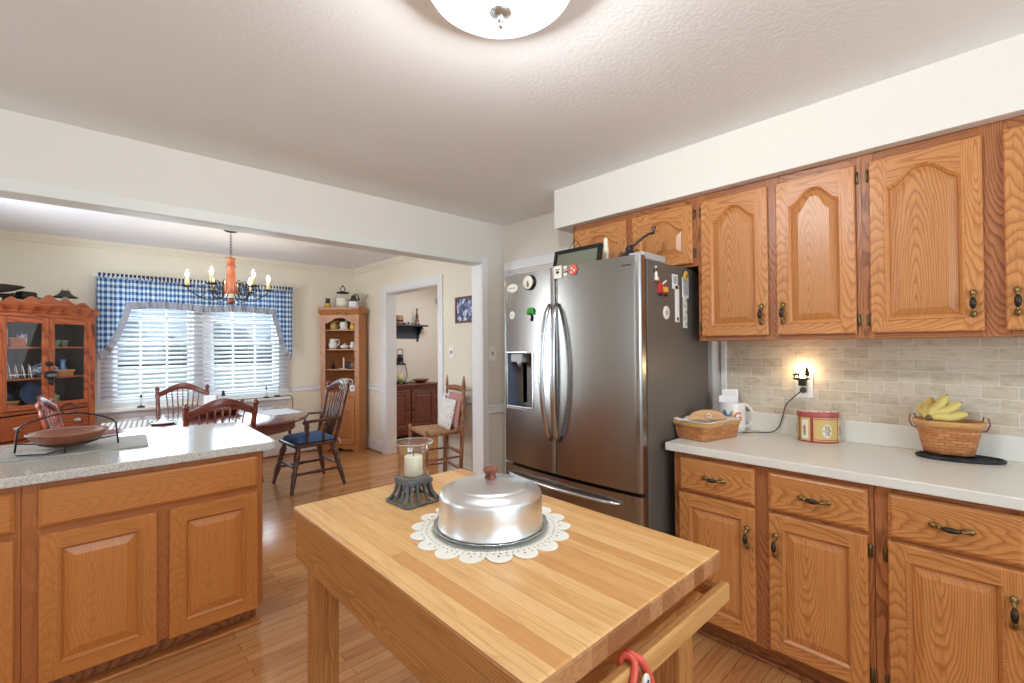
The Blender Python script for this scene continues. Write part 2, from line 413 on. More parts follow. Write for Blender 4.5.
pit = n.ramp(n.noise(v, 60, 5, .75), [(.30, 1.0), (.37, 0.0)]); ba = n.mix(n.math('MULTIPLY', pit, .55), ba, srgb(140, 124, 104))
ba = n.mix(br.outputs['Fac'], ba, srgb(224, 216, 200)); n.l(ba, n.p.inputs['Base Color']); n.setp(Roughness=.5)
n.bump(n.math('SUBTRACT', n.math('SUBTRACT', 1.0, br.outputs['Fac']), n.math('MULTIPLY', pit, .5)), .5, .002); M['tile'] = n.mat

# speckled quartz
n = NT('speckled_quartz'); v = n.coord('Object')
vo = n.n('TexVoronoi'); vo.inputs['Scale'].default_value = 330; n.l(v, vo.inputs['Vector']); sep = n.n('SeparateColor'); n.l(vo.outputs['Color'], sep.inputs[0])
c = n.ramp(sep.outputs[0], [(0, srgb(152, 151, 144)), (.07, srgb(176, 174, 166)), (.2, srgb(198, 197, 188)), (.6, srgb(207, 206, 198)), (.8, srgb(214, 213, 206)), (.95, srgb(224, 223, 217))], 'CONSTANT')
n.l(c, n.p.inputs['Base Color']); n.setp(Roughness=.13); n.p.inputs['Specular IOR Level'].default_value = .35; M['quartz'] = n.mat
n = NT('frosted_cutting_glass'); v = n.coord('Object')
c = n.ramp(n.noise(v, 420, 2, .7), [(.35, srgb(140, 138, 132)), (.6, srgb(178, 176, 170))]); n.l(c, n.p.inputs['Base Color']); n.setp(Roughness=.55); M['board'] = n.mat
M['lam'] = plain('white_laminate', (226, 224, 214), .3)
M['lamedge'] = plain('white_laminate_edge', (206, 205, 197), .35)

# brushed stainless steel
def steel(name, c, rough, metal=1.0):
    n = NT(name); n.setp(Base_Color=srgb(c), Metallic=metal)
    v = n.coord('Object', (260, 260, 1.2)); k = n.noise(v, 1.0, 2)
    n.l(n.math('ADD', n.math('MULTIPLY', k, .10), rough - .05), n.p.inputs['Roughness']); n.bump(k, .03, .0005); return n.mat
M['steel'] = steel('brushed_stainless', (158, 154, 149), .25)
M['steelbar'] = steel('stainless_handle', (200, 202, 206), .2)
M['fridgeside'] = plain('textured_gray_side', (98, 91, 84), .42, 0, .5, bumps=(420, .12, .001))
M['grayplastic'] = plain('gray_plastic', (176, 178, 178), .45)
M['black'] = plain('black_plastic', (26, 26, 28), .35)
M['iron'] = plain('black_wrought_iron', (38, 37, 38), .45, .4)
M['pewter'] = plain('gray_painted_iron', (100, 106, 110), .5, .3, bumps=(90, .3, .002))
M['bluegray'] = plain('dispenser_gray', (96, 108, 124), .3)
M['darkgray'] = plain('dispenser_dark', (52, 54, 58), .35)
M['brass'] = plain('antique_brass', (148, 124, 78), .32, .9)
M['bronze'] = plain('dark_bronze_grip', (62, 54, 44), .35, .7)
M['alum'] = steel('spun_aluminium', (234, 236, 236), .32)
M['alum2'] = plain('aluminium_plate', (196, 198, 196), .3, .9)
M['glass'] = glassy('clear_glass')
M['pane'] = glassy('window_pane', (246, 250, 252), .03)
M['hurr'] = glassy('hurricane_glass', (252, 253, 252), .07)
M['slat'] = translucent('blind_slat', (240, 242, 245), .18)
M['wax'] = plain('ivory_wax', (240, 234, 212), .5)
M['lace'] = plain('cream_cotton_lace', (240, 237, 226), .9)
M['china'] = plain('white_china', (232, 230, 224), .25)
M['yellow'] = plain('yellow_glaze', (222, 178, 72), .3)
M['blueglaze'] = plain('blue_white_glaze', (92, 128, 176), .3)
M['cushion'] = plain('blue_cushion_cloth', (84, 116, 166), .95)
M['banana'] = plain('banana_skin', (214, 194, 112), .5)
M['bananatip'] = plain('banana_stem', (112, 84, 52), .7)
M['red'] = plain('coral_silicone', (222, 92, 76), .45)
M['redpaint'] = plain('red_enamel', (196, 48, 50), .4)
M['green'] = plain('green_enamel', (64, 168, 62), .4)
M['cream'] = plain('cream_enamel', (234, 230, 216), .4)
M['paper'] = plain('white_paper', (238, 239, 241), .8)
M['olive'] = plain('sage_fabric', (150, 160, 120), .9)
M['navy'] = plain('navy_paint', (56, 60, 70), .6)
M['shadecloth'] = plain('dark_shade_metal', (60, 54, 46), .6)
M['bowlwood'] = wood('turned_bowl_wood', (150, 92, 62), (138, 80, 52), (110, 60, 40), 'x', rough=.3, rings=60, coat=.2, figure=.35)
M['grass'] = plain('pale_winter_field', (198, 200, 184), .9)
M['hedge'] = plain('gray_treeline', (188, 193, 192), .9)
M['clothblue'] = plain('gray_blue_ruffle', (168, 172, 184), .9)
M['amber'] = plain('tan_stoneware', (150, 112, 76), .5)
M['outlet'] = plain('ivory_switch_plate', (244, 242, 236), .35)

# gingham
n = NT('blue_gingham_cloth'); uv = n.coord('UV'); sx = n.n('SeparateXYZ'); n.l(uv, sx.inputs[0])
ch = lambda o: n.math('GREATER_THAN', n.math('FRACT', n.math('MULTIPLY', o, 1 / .062)), .5)
s2 = n.math('ADD', ch(sx.outputs[0]), ch(sx.outputs[1]))
c = n.ramp(n.math('MULTIPLY', s2, .5), [(0, srgb(240, 244, 248)), (.4, srgb(150, 184, 216)), (.9, srgb(44, 86, 144))], 'CONSTANT')
n.l(c, n.p.inputs['Base Color']); n.setp(Roughness=.9)
out = n.t.nodes['Material Output']; tl = n.n('BsdfTranslucent'); n.l(c, tl.inputs[0]); mx = n.n('MixShader'); mx.inputs[0].default_value = .3
n.l(n.p.outputs[0], mx.inputs[1]); n.l(tl.outputs[0], mx.inputs[2]); n.l(mx.outputs[0], out.inputs[0]); M['gingham'] = n.mat

# woven splint (baskets): UV u in weavers, v in rows
def weave(name, c1, c2, dark, bw=.030, rh=.0125):
    n = NT(name); uv = n.coord('UV'); br = n.n('TexBrick'); br.offset = .5; br.inputs['Scale'].default_value = 1
    br.inputs['Brick Width'].default_value = bw; br.inputs['Row Height'].default_value = rh; br.inputs['Mortar Size'].default_value = .0011; br.inputs['Mortar Smooth'].default_value = 1.0
    br.inputs['Color1'].default_value = srgb(c1); br.inputs['Color2'].default_value = srgb(c2); br.inputs['Mortar'].default_value = srgb(dark)
    n.l(uv, br.inputs['Vector']); n.l(br.outputs['Color'], n.p.inputs['Base Color']); n.setp(Roughness=.45)
    sx = n.n('SeparateXYZ'); n.l(uv, sx.inputs[0])
    h = n.math('ABSOLUTE', n.math('SINE', n.math('MULTIPLY', sx.outputs[0], PI / bw)))
    n.bump(n.math('ADD', n.math('MULTIPLY', h, .5), n.math('SUBTRACT', 1.0, br.outputs['Fac'])), .7, .004); return n.mat
M['weave'] = weave('maple_splint_weave', (208, 144, 90), (182, 112, 62), (138, 80, 44))
M['rush'] = weave('rush_seat_cord', (190, 138, 92), (176, 122, 78), (130, 84, 50), .4, .008)
n = NT('quilt_print'); v = n.coord('Object'); vo = n.n('TexVoronoi'); vo.inputs['Scale'].default_value = 40; n.l(v, vo.inputs['Vector'])
c = n.ramp(vo.outputs['Distance'], [(.0, srgb(150, 164, 146)), (.16, srgb(196, 186, 184)), (.26, srgb(236, 234, 230))], 'CONSTANT'); n.l(c, n.p.inputs['Base Color']); n.setp(Roughness=.9); M['quilt'] = n.mat
n = NT('ticking_stripe'); v = n.coord('Object', (1, 1, 1)); wv = n.n('TexWave'); wv.inputs['Scale'].default_value = 9; wv.bands_direction = 'X'; n.l(v, wv.inputs['Vector'])
c = n.ramp(wv.outputs['Fac'], [(.0, srgb(120, 122, 132)), (.25, srgb(190, 188, 184)), (.55, srgb(228, 226, 220))]); n.l(c, n.p.inputs['Base Color']); n.setp(Roughness=.9); M['stripe'] = n.mat
n = NT('gray_check_mat'); v = n.coord('Object'); ck = n.n('TexChecker'); ck.inputs['Scale'].default_value = 30; ck.inputs['Color1'].default_value = srgb(226, 228, 232); ck.inputs['Color2'].default_value = srgb(196, 198, 206); n.l(v, ck.inputs['Vector']); n.l(ck.outputs[0], n.p.inputs['Base Color']); n.setp(Roughness=.8); M['mat'] = n.mat
n = NT('china_pattern'); v = n.coord('Object'); c = n.ramp(n.noise(v, 55, 3), [(.45, srgb(220, 226, 234)), (.55, srgb(80, 116, 170))]); n.l(c, n.p.inputs['Base Color']); n.setp(Roughness=.25); M['delft'] = n.mat
n = NT('rustic_marks'); v = n.coord('Object', (9, 9, 3)); c = n.ramp(n.noise(v, 3.0, 3, .6), [(.40, srgb(90, 40, 22)), (.47, srgb(186, 92, 48)), (.7, srgb(196, 104, 56))]); n.l(c, n.p.inputs['Base Color']); n.setp(Roughness=.4); M['worn'] = n.mat
# ------------------------------------------------------------------ the setting
def wallbox(name, boxes, mat, bevel=0):
    b = MB()
    for x in boxes: b.box(*x)
    return struct(b.build(name, mat, bevel=bevel))
wallbox('floor', [(-2.0, 5.4, -2.6, 7.1, -.06, 0)], M['floor'])
wallbox('ceiling', [(-2.0, 2.85, -2.6, 2.98, 2.44, 2.56)], M['ceil'])
wallbox('ceiling_dining', [(-1.05, 5.4, 3.09, 7.1, 2.50, 2.6)], M['dceil'])
wallbox('wall_right', [(2.70, 2.85, -2.6, 2.974, 0, 2.5)], M['wall'])
wallbox('wall_header', [(-2.0, 2.455, 2.974, 3.09, 2.09, 2.6), (2.455, 3.0, 2.974, 3.09, 0, 2.6), (-2.0, -.9, 2.974, 3.09, 0, 2.09)], M['wall'])
wallbox('wall_left', [(-2.0, -1.85, -2.6, 1.62, 0, 2.5), (-2.0, -1.85, 2.28, 2.974, 0, 2.5), (-2.0, -1.85, 1.62, 2.28, 0, .9), (-2.0, -1.85, 1.62, 2.28, 2.2, 2.5)], M['wall'])  # opening added to hold the kitchen side fill light
wallbox('wall_back', [(-2.0, -1.0, -2.6, -2.45, 0, 2.5), (1.6, 2.7, -2.6, -2.45, 0, 2.5), (-1.0, 1.6, -2.6, -2.45, 0, .8), (-1.0, 1.6, -2.6, -2.45, 2.3, 2.5)], M['wall'])  # opening added to hold the fill light behind the camera
wallbox('wall_soffit', [(2.34, 2.70, -2.45, 2.06, 2.18, 2.44)], M['soffit'])
wallbox('wall_dining_right', [(2.87, 3.0, 3.09, 4.23, 0, 2.5), (2.87, 3.0, 5.44, 6.35, 0, 2.5), (2.87, 3.0, 4.23, 5.44, 2.09, 2.5)], M['dwall'])
wallbox('wall_window', [(-.9, .2, 6.35, 6.5, 0, 2.5), (1.87, 3.0, 6.35, 6.5, 0, 2.5), (.2, 1.87, 6.35, 6.5, 0, .80), (.2, 1.87, 6.35, 6.5, 2.06, 2.5)], M['dwall'])
wallbox('wall_dining_left', [(-1.05, -.9, 3.09, 4.06, 0, 2.5), (-1.05, -.9, 4.74, 6.5, 0, 2.5), (-1.05, -.9, 4.06, 4.74, 0, .75), (-1.05, -.9, 4.06, 4.74, 2.25, 2.5)], M['dwall'])  # opening added to hold the dining side fill light
wallbox('wall_hall', [(3.0, 5.4, 6.52, 6.65, 0, 2.5), (5.3, 5.4, 3.09, 6.52, 0, 2.5), (3.0, 5.4, 2.974, 3.09, 0, 2.5)], M['hwall'])
wallbox('wall_backsplash', [(2.690, 2.70, -2.4, 1.07, 1.015, 1.41)], M['tile'])
# header casing, jamb casing, doorway casing, crown, rails, baseboards
wallbox('trim_1', [(-2.0, 2.44, 2.956, 2.974, 2.0785, 2.143), (-2.0, 2.44, 2.975, 3.10, 2.078, 2.0895)], M['trimgray'], .004)
wallbox('trim_2', [(2.44, 2.505, 2.956, 2.974, 0, 2.143), (2.44, 2.4545, 2.975, 3.10, 0, 2.078)], M['white'], .004)
wallbox('trim_3', [(2.852, 2.87, 5.44, 5.545, 0, 2.175), (2.852, 2.87, 4.145, 4.23, 0, 2.175), (2.852, 2.87, 4.23, 5.44, 2.09, 2.175),
                   (2.86, 3.01, 5.425, 5.44, 0, 2.09), (2.86, 3.01, 4.23, 4.245, 0, 2.09), (2.86, 3.01, 4.245, 5.425, 2.075, 2.09)], M['white'], .003)
wallbox('trim_4', [(2.684, 2.70, 2.10, 2.956, 2.035, 2.112), (2.684, 2.70, 2.90, 2.956, 0, 2.035), (2.684, 2.70, 2.10, 2.956, 2.018, 2.027)], M['white'], .003)
wallbox('trim_5', [(2.682, 2.70, 1.07, 1.098, .914, 1.41)], M['white'], .002)
b = MB()
prof = [(0, 2.50), (0, 2.425), (.012, 2.428), (.018, 2.445), (.045, 2.478), (.05, 2.50)]
b.prism([(6.35 - p, z) for p, z in prof], -.9, 2.87, 'x')
b.prism([(2.87 - p, z) for p, z in prof], 3.09, 6.35, 'y')
struct(b.build('trim_6', M['dwall']))
def rail(name, boxes):
    b = MB()
    for (x0, x1, y0, y1, ax, s) in boxes:      # ax: outward axis
        for d, z0, z1 in ((.012, .815, .885), (.024, .868, .885), (.018, .815, .828)):
            if ax == 'x': b.box(x0 - d, x0, y0, y1, z0, z1)
            else: b.box(x0, x1, y0 - d, y0, z0, z1)
    return struct(b.build(name, M['white'], bevel=.003))
rail('trim_7', [(2.87, 0, 3.10, 4.145, 'x', 0), (2.87, 0, 5.545, 6.33, 'x', 0), (1.99, 2.87, 6.35, 0, 'y', 0), (-.5, .09, 6.35, 0, 'y', 0), (2.505, 2.70, 2.974, 0, 'y', 0)])
def base(name, boxes):
    b = MB()
    for x in boxes: b.box(*x)
    return struct(b.build(name, M['white'], bevel=.004))
base('baseboard_right', [(2.855, 2.87, 5.545, 6.35, 0, .15), (2.855, 2.87, 3.10, 4.145, 0, .15)])
base('baseboard_window', [(-.9, 2.855, 6.335, 6.35, 0, .20)])
base('baseboard_header', [(2.505, 2.70, 2.96, 2.974, 0, .14)])
wallbox('trim_8', [(2.838, 2.855, 5.545, 6.33, 0, .018), (-.9, 2.838, 6.318, 6.335, 0, .018)], M['frame_y'], .005)

# dining window: frame, mullion, sashes, glass, sill
win = bpy.data.objects.new('window_1', None); COL.objects.link(win); win.location = (1.035, 6.35, 0); struct(win)
b = MB()
for x0, x1, z0, z1 in ((-.925, -.80, .80, 2.12), (.80, .925, .80, 2.12), (-.80, .80, 2.03, 2.12), (-.105, .07, .80, 2.03)):
    b.box(x0, x1, -.02, .0, z0, z1)
b.box(-.84, -.80, 0, .13, .80, 2.06); b.box(.80, .84, 0, .13, .80, 2.06); b.box(-.84, .84, 0, .13, 2.03, 2.06); b.box(-.105, .07, 0, .13, .8, 2.03); b.box(-.84, .84, 0, .13, .795, .83)
b.build('window_frame', M['white'], win, bevel=.003)
for (a0, a1) in ((-.80, -.105), (.07, .80)):
    for (z0, z1, y) in ((.83, 1.465, .07), (1.425, 2.03, .10)):
        b = MB(); t = .04
        b.box(a0, a0 + t, y, y + .03, z0, z1); b.box(a1 - t, a1, y, y + .03, z0, z1); b.box(a0 + t, a1 - t, y, y + .03, z0, z0 + t); b.box(a0 + t, a1 - t, y, y + .03, z1 - t, z1)
        for i in (1, 2): xx = a0 + (a1 - a0) * i / 3; b.box(xx - .009, xx + .009, y + .008, y + .022, z0 + t, z1 - t)
        zz = (z0 + z1) / 2; b.box(a0 + t, a1 - t, y + .008, y + .022, zz - .009, zz + .009)
        s = b.build('sash', M['white'], win)
        MB().box(a0 + t, a1 - t, y + .013, y + .017, z0 + t, z1 - t).build('window_pane', M['pane'], s)
b = MB(); b.box(-1.02, .91, -.14, .0, .737, .767); b.box(-.93, .90, -.022, 0, .66, .737)
b.build('window_sill', M['white'], win, bevel=.006)

# outdoors
g = MB(); g.box(-60, 60, 6.6, 90, -.6, -.5); struct(g.build('ground_outside', M['grass']))
b = MB(); rr = random.Random(3)
def hg(u, v):
    x = -60 + 120 * u; h = 3.2 + 1.1 * math.sin(x * .7) + .8 * math.sin(x * 1.9 + 1) + rr.random() * .5
    return (x, 62 + 2.5 * math.cos(v * PI) * .8 - 2.0 * math.sin(v * PI), -.5 + h * math.sin(v * PI / 2) if v < 1 else -.5 + h)
b.grid(hg, 160, 5); o = struct(b.build('treeline_outside', M['hedge'], solid=.5))

# ceiling lamp: frosted bowl that glows and lets half of its bulb's light straight through
n = NT('lit_white_glass'); out = n.t.nodes['Material Output']; n.t.nodes.remove(n.p)
em = n.n('Emission'); em.inputs[0].default_value = srgb(255, 252, 246); em.inputs[1].default_value = 4.5
tr = n.n('BsdfTransparent'); tr.inputs[0].default_value = (1, 1, 1, 1); ad = n.n('AddShader'); mx = n.n('MixShader'); mx.inputs[0].default_value = .5
n.l(tr.outputs[0], mx.inputs[1]); n.l(em.outputs[0], mx.inputs[2]); n.l(mx.outputs[0], out.inputs[0]); n.t.nodes.remove(ad); M['bowlglass'] = n.mat
L0 = (.833, .922)
t = thing('ceiling_light', 'round flush ceiling light with white glass bowl and small finial', 'ceiling light', (L0[0], L0[1], 2.44))
MB().lathe([(0, 0), (.205, 0), (.216, -.008), (.218, -.040), (.212, -.047), (.19, -.047), (0, -.045)], 48).build('ceiling_pan', M['white'], t)
MB().lathe([(.213, -.046), (.210, -.058), (.197, -.080), (.170, -.100), (.128, -.122), (.08, -.136), (.03, -.141), (0, -.141)], 48).build('glass_bowl', M['bowlglass'], t)
light('ceiling_light_bulb', 'POINT', (L0[0], L0[1], 2.44 - .088), 70, (.94, .97, 1.0), radius=.05)
MB().lathe([(0, -.140), (.030, -.141), (.031, -.145), (.012, -.152), (.007, -.156), (.010, -.162), (.009, -.168), (.004, -.172), (.007, -.178), (.006, -.184), (0, -.187)], 24).build('finial', M['alum2'], t)
M['brassdark'] = plain('dull_brass', (112, 98, 72), .35, .85)
# ------------------------------------------------------------------ kitchen cabinets
def rail_arch(u0, u1, z, h, n=22):
    """cathedral curve from (u0,z) up to the middle and down to (u1,z)"""
    pts = []
    for i in range(n + 1):
        t = i / n; a = min(t, 1 - t) * 2          # 0 at the ends, 1 in the middle
        s = min(1.0, max(0.0, (a - .07) / .78)); s = .86 * (s * s * (3 - 2 * s)) + .14 * (1 - (1 - a) ** 2)
        pts.append((u0 + (u1 - u0) * t, z + h * s))
    return pts

def make_handle(name, vertical, parent, c, L=.1):
    """antique brass pull: flared leaf ends, posts and a dark swollen grip, in front of local y=0"""
    x, y, z = c; b = MB()
    def P(s, d): return (x, y - d, z + s) if vertical else (x + s, y - d, z)
    h = L / 2
    for sg in (-1, 1):
        b.tube([P(sg * h * .62, 0), P(sg * h * .62, .012), P(sg * h * .60, .022)], [.0075, .005, .0055], 8)
        b.tube([P(sg * h * .40, .004), P(sg * h * .62, .005), P(sg * h * .85, .004), P(sg * h * 1.0, .003)], [.003, .0085, .0075, .0025], 8)
        for e in (-1, 1):
            q = P(sg * h * .86, .004)
            q2 = (q[0] + e * .011, q[1], q[2] - sg * .001) if vertical else (q[0] - sg * .001, q[1], q[2] + e * .011)
            b.tube([q, q2], [.005, .0025], 6)
    b.tube([P(-h * .62, .021), P(-h * .40, .026)], [.0055, .004], 8); b.tube([P(h * .62, .021), P(h * .40, .026)], [.0055, .004], 8)
    b.tube([P(-h * .42, .026), P(-h * .30, .028), P(-h * .1, .030), P(h * .1, .030), P(h * .30, .028), P(h * .42, .026)], [.0035, .007, .0095, .0095, .007, .0035], 10, 1)
    return b.build(name, [M['brass'], M['bronze']], parent)

def make_door(parent, u0, u1, z0, z1, arch, handle, hinge, W, T=.019, hz=None, name='door', mul=1.0):
    """raised-panel door in the local xz plane, front at y=-T; W is the wood family; handle 'L','R' or None"""
    st = .056 * mul; rl = .058 * mul
    b = MB()
    def bx(a0, a1, c0, c1, m):
        ch = .004
        L = [[(a0, 0, c0), (a1, 0, c0), (a1, 0, c1), (a0, 0, c1)], [(a0, -T + ch, c0), (a1, -T + ch, c0), (a1, -T + ch, c1), (a0, -T + ch, c1)],
             [(a0 + ch * (a0 == u0), -T, c0 + ch * (c0 == z0)), (a1 - ch * (a1 == u1), -T, c0 + ch * (c0 == z0)), (a1 - ch * (a1 == u1), -T, c1 - ch * (c1 == z1)), (a0 + ch * (a0 == u0), -T, c1 - ch * (c1 == z1))]]
        b.loops(L, m)
    i0, i1, j0, j1 = u0 + st, u1 - st, z0 + rl, z1 - rl
    bx(u0, i0, z0, z1, 0); bx(i1, u1, z0, z1, 0); bx(i0, i1, z0, j0, 1)
    ah = .064 if arch else 0
    if arch:
        top = rail_arch(i0, i1, j1 - ah, ah)
        b.prism([(i0, z1 - .004)] + [(u, z) for u, z in top] + [(i1, z1 - .004)], -T, 0, 'y', 1)
        b.prism([(i0, z1 - .004), (i1, z1 - .004), (i1, z1), (i0, z1)], -T + .004, 0, 'y', 1)
    else:
        bx(i0, i1, j1, z1, 1); top = [(i0 + (i1 - i0) * k / 22, j1) for k in range(23)]
    # panel: loop around the opening, then a bevel up to a raised field
    n = len(top)
    def loop(off, y):
        a0, a1, c0 = i0 + off, i1 - off, j0 + off
        L = [(a0, y, c0), (a1, y, c0)]
        for k in range(n - 1, -1, -1):
            t = k / (n - 1); u = a0 + (a1 - a0) * t
            L.append((u, y, top[k][1] - off))
        return L
    bev = .030 * mul
    b.loops([loop(-.004, -T + .0125), loop(.006, -T + .0125), loop(.006 + bev, -T + .0025), loop(.008 + bev, -T + .0025)], 0)
    # moulded sticking at the inner edge
    b.loops([loop(-.009, -T), loop(-.007, -T - .0028), loop(-.002, -T - .0028), loop(.001, -T + .001), loop(.006, -T + .006), loop(.008, -T + .013)], 1, cap=False)
    d = b.build(name, [M[W + '_z'], M[W + '_x']], parent, fixn=True)
    if handle:
        hu = u0 + .028 if handle == 'L' else u1 - .028
        make_handle('handle', True, d, (hu, -T, hz if hz is not None else z0 + .10), .105)
    if hinge:
        hx = u0 - .007 if hinge == 'L' else u1 + .007
        for zz in (z0 + .055, z1 - .055):
            hb = MB(); hb.tube([(hx, -.006, zz - .026), (hx, -.006, zz - .024), (hx, -.006, zz + .024), (hx, -.006, zz + .026)], [.002, .0045, .0045, .002], 8)
            hb.box(hx - .008, hx + .008, -.003, .001, zz - .022, zz + .022)
            hb.build('hinge', [M['brassdark']], d)
    return d

def make_drawer(parent, u0, u1, z0, z1, W, handle=True, name='drawer', T=.019):
    b = MB(); ch = .012
    def lp(o, y): return [(u0 + o, y, z0 + o), (u1 - o, y, z0 + o), (u1 - o, y, z1 - o), (u0 + o, y, z1 - o)]
    b.loops([lp(0, 0), lp(0, -T + .008), lp(ch, -T), lp(ch + .001, -T)], 0)
    d = b.build(name, [M[W + '_x']], parent)
    if handle: make_handle('handle', False, d, ((u0 + u1) / 2, -T, (z0 + z1) / 2), .115)
    return d

def face_frame(parent, w, z0, z1, stiles, rails, W, T=.018):
    """stiles [(u0,u1)], rails [(z0,z1)]; front at y=0"""
    b = MB()
    for a0, a1 in stiles: b.box(a0, a1, 0, T, z0, z1, 0)
    st = sorted(stiles)
    for (c0, c1) in rails:
        for (p, q) in zip(st[:-1], st[1:]): b.box(p[1], q[0], .0004, T, c0, c1, 1)
    return b.build('face_frame', [M[W + '_z'], M[W + '_x']], parent, bevel=.001, seg=1)

def carcass(parent, w, d, z0, z1, W, T=.018, kick=0):
    b = MB(); s = .016
    b.box(0, s, T, d, z0, z1); b.box(w - s, w, T, d, z0, z1); b.box(s, w - s, d - .008, d, z0, z1); b.box(s, w - s, T, d - .008, z0, z0 + s); b.box(s, w - s, T, d - .008, z1 - s, z1)
    return b.build('cabinet_box', M[W + '_z'], parent)

RZ = -PI / 2
# --- wall cabinets: local x runs along -y of the room, local y into the wall
XU = 2.396
def wall_cab(label, y0, w, z0, z1, doors, stiles, trim_z):
    t = thing('wall_cabinet', label, 'cabinet', (XU, y0, 0), RZ)
    carcass(t, w, 2.70 - XU, z0, z1, 'frame')
    face_frame(t, w, z0, z1, stiles, [(z0, z0 + .032), (z1 - .05, z1)], 'frame')
    for d in doors: make_door(t, *d[:7], 'oak', hz=d[7] if len(d) > 7 else None)
    return t
zt = 2.18
a = 1.092   # left end
wall_cab('oak wall cabinet with two arched doors between the refrigerator and the widest door', a, .704, 1.405, zt,
         [(a - 1.070, a - .750, 1.428, 2.140, True, 'R', 'L'), (a - .713, a - .410, 1.428, 2.140, True, 'L', 'R')], [(0, .034), (a - .762, a - .702), (a - .424, .704)], 0)
c = .388
wall_cab('oak wall cabinet with widest arched door, at the right edge above the banana basket', c, .76, 1.405, zt,
         [(c - .362, c - .034, 1.428, 2.140, True, 'R', 'L'), (c + .019, c + .345, 1.428, 2.140, True, 'L', 'R')], [(0, .038), (c - .046, c + .031), (.725, .76)], 0)
f = 1.945
wall_cab('short oak wall cabinet with two arched doors directly above the refrigerator', f, .853, 1.806, zt,
         [(f - 1.917, f - 1.527, 1.822, 2.140, True, 'R', 'L', 1.90), (f - 1.483, f - 1.117, 1.822, 2.140, True, 'L', 'R', 1.90)], [(0, .04), (f - 1.54, f - 1.47), (.813, .853)], 0)

# --- base cabinets on the right
XB = 2.104
def base_cab(label, y0, w, fronts, stiles):
    t = thing('base_cabinet', label, 'cabinet', (XB, y0, 0), RZ)
    carcass(t, w, 2.70 - XB, .10, .872, 'frame')
    face_frame(t, w, .10, .872, stiles, [(.10, .135), (.680, .712), (.842, .872)], 'frame')
    b = MB(); b.box(0, w, .075, .09, 0, .10); b.box(0, w, .058, .075, 0, .016); b.build('toe_kick', M['frame_x'], t, bevel=.003)
    for q in fronts:
        if q[0] == 'd': make_door(t, *q[1:], 'oak', hz=.555)
        else: make_drawer(t, *q[1:], W='oak')
    return t
A = 1.090
base_cab('oak base cabinet with two drawers and two doors, next to the refrigerator', A, .770,
         [('w', A - 1.060, A - .722, .697, .852), ('w', A - .668, A - .336, .697, .852),
          ('d', A - 1.060, A - .722, .118, .682, False, 'R', 'L'), ('d', A - .668, A - .338, .118, .682, False, 'L', 'R')], [(0, .045), (A - .735, A - .655), (A - .350, .770)])
B = .318
base_cab('oak base cabinet under the banana basket, at the right edge', B, .82,
         [('w', B - .278, B + .05, .697, .852), ('w', B + .10, B + .48, .697, .852),
          ('d', B - .280, B + .05, .118, .682, False, 'R', 'L'), ('d', B + .10, B + .48, .118, .682, False, 'L', 'R')], [(0, .05), (B + .035, B + .11), (.77, .82)])

# --- laminate worktop with its upstand
b = MB()
b.box(2.062, 2.70, -2.4, 1.116, .876, .914, 0)
b.box(2.674, 2.70, -2.4, 1.068, .914, 1.016, 0)
o = b.build('countertop', [M['lam']], bevel=.004)
tag(o, 'white laminate kitchen worktop with upstand running along the tiled wall', 'countertop')

# --- peninsula: two base cabinets and a quartz top
YP = 2.549
def pen_cab(label, x0, w, fronts, stiles, bottom_board=True):
    t = thing('peninsula_cabinet', label, 'cabinet', (x0, YP, 0))
    b = MB(); s = .016; d = .62
    b.box(0, s, .018, d, .10, .872); b.box(w - s, w, .018, d, .10, .872); b.box(s, w - s, d - .012, d, .10, .872); b.box(s, w - s, .018, d, .10, .116)
    b.build('cabinet_box', M['penframe_z'], t)
    face_frame(t, w, .10, .872, stiles, [(.10, .13), (.668, .705), (.842, .872)], 'penframe')
    b = MB(); b.box(0, w - .012, .075, .09, 0, .10); b.build('toe_kick', M['frame_x'], t)
    b = MB(); b.box(0, w, .012, .075, 0, .018); b.build('shoe_board', M['pen_x'], t, bevel=.005)
    for q in fronts:
        if q[0] == 'd': make_door(t, *q[1:], W='pen', mul=1.12)
        else: make_drawer(t, *q[1:], W='pen', handle=False)
    return t
X0 = -.168
pen_cab('honey oak peninsula cabinet with one wide drawer front above two doors', X0, .830,
        [('w', X0 * -1 - .122, X0 * -1 + .638, .698, .848), ('d', -X0 - .122, -X0 + .241, .097, .670, False, None, None), ('d', -X0 + .283, -X0 + .638, .097, .670, False, None, None)],
        [(0, .055), (-X0 + .228, -X0 + .296), (.795, .830)])
X1 = -1.0
pen_cab('honey oak peninsula cabinet cut off by the left edge', X1, X0 - X1 - .001,
        [('w', .03, .40, .698, .848), ('w', .43, -X1 - .185, .698, .848), ('d', .03, .40, .097, .670, False, None, None), ('d', .43, -X1 - .185, .097, .670, False, None, None)],
        [(0, .04), (.39, .44), (.80, X0 - X1 - .001)])
b = MB(); r = .04
pl = [(-1.0, 2.500), (.722 - r, 2.500)] + arc((.722 - r, 2.5 + r), r, -PI / 2, 0, 6)[1:] + [(.738, 3.38 - r)] + arc((.738 - r, 3.38 - r), r, 0, PI / 2, 6)[1:] + [(-1.0, 3.38)]
b.prism(pl, .876, .914, 'z')
tag(b.build('countertop', M['quartz'], bevel=.005, ang=60), 'pale speckled quartz worktop on the peninsula, reflecting the window', 'countertop')
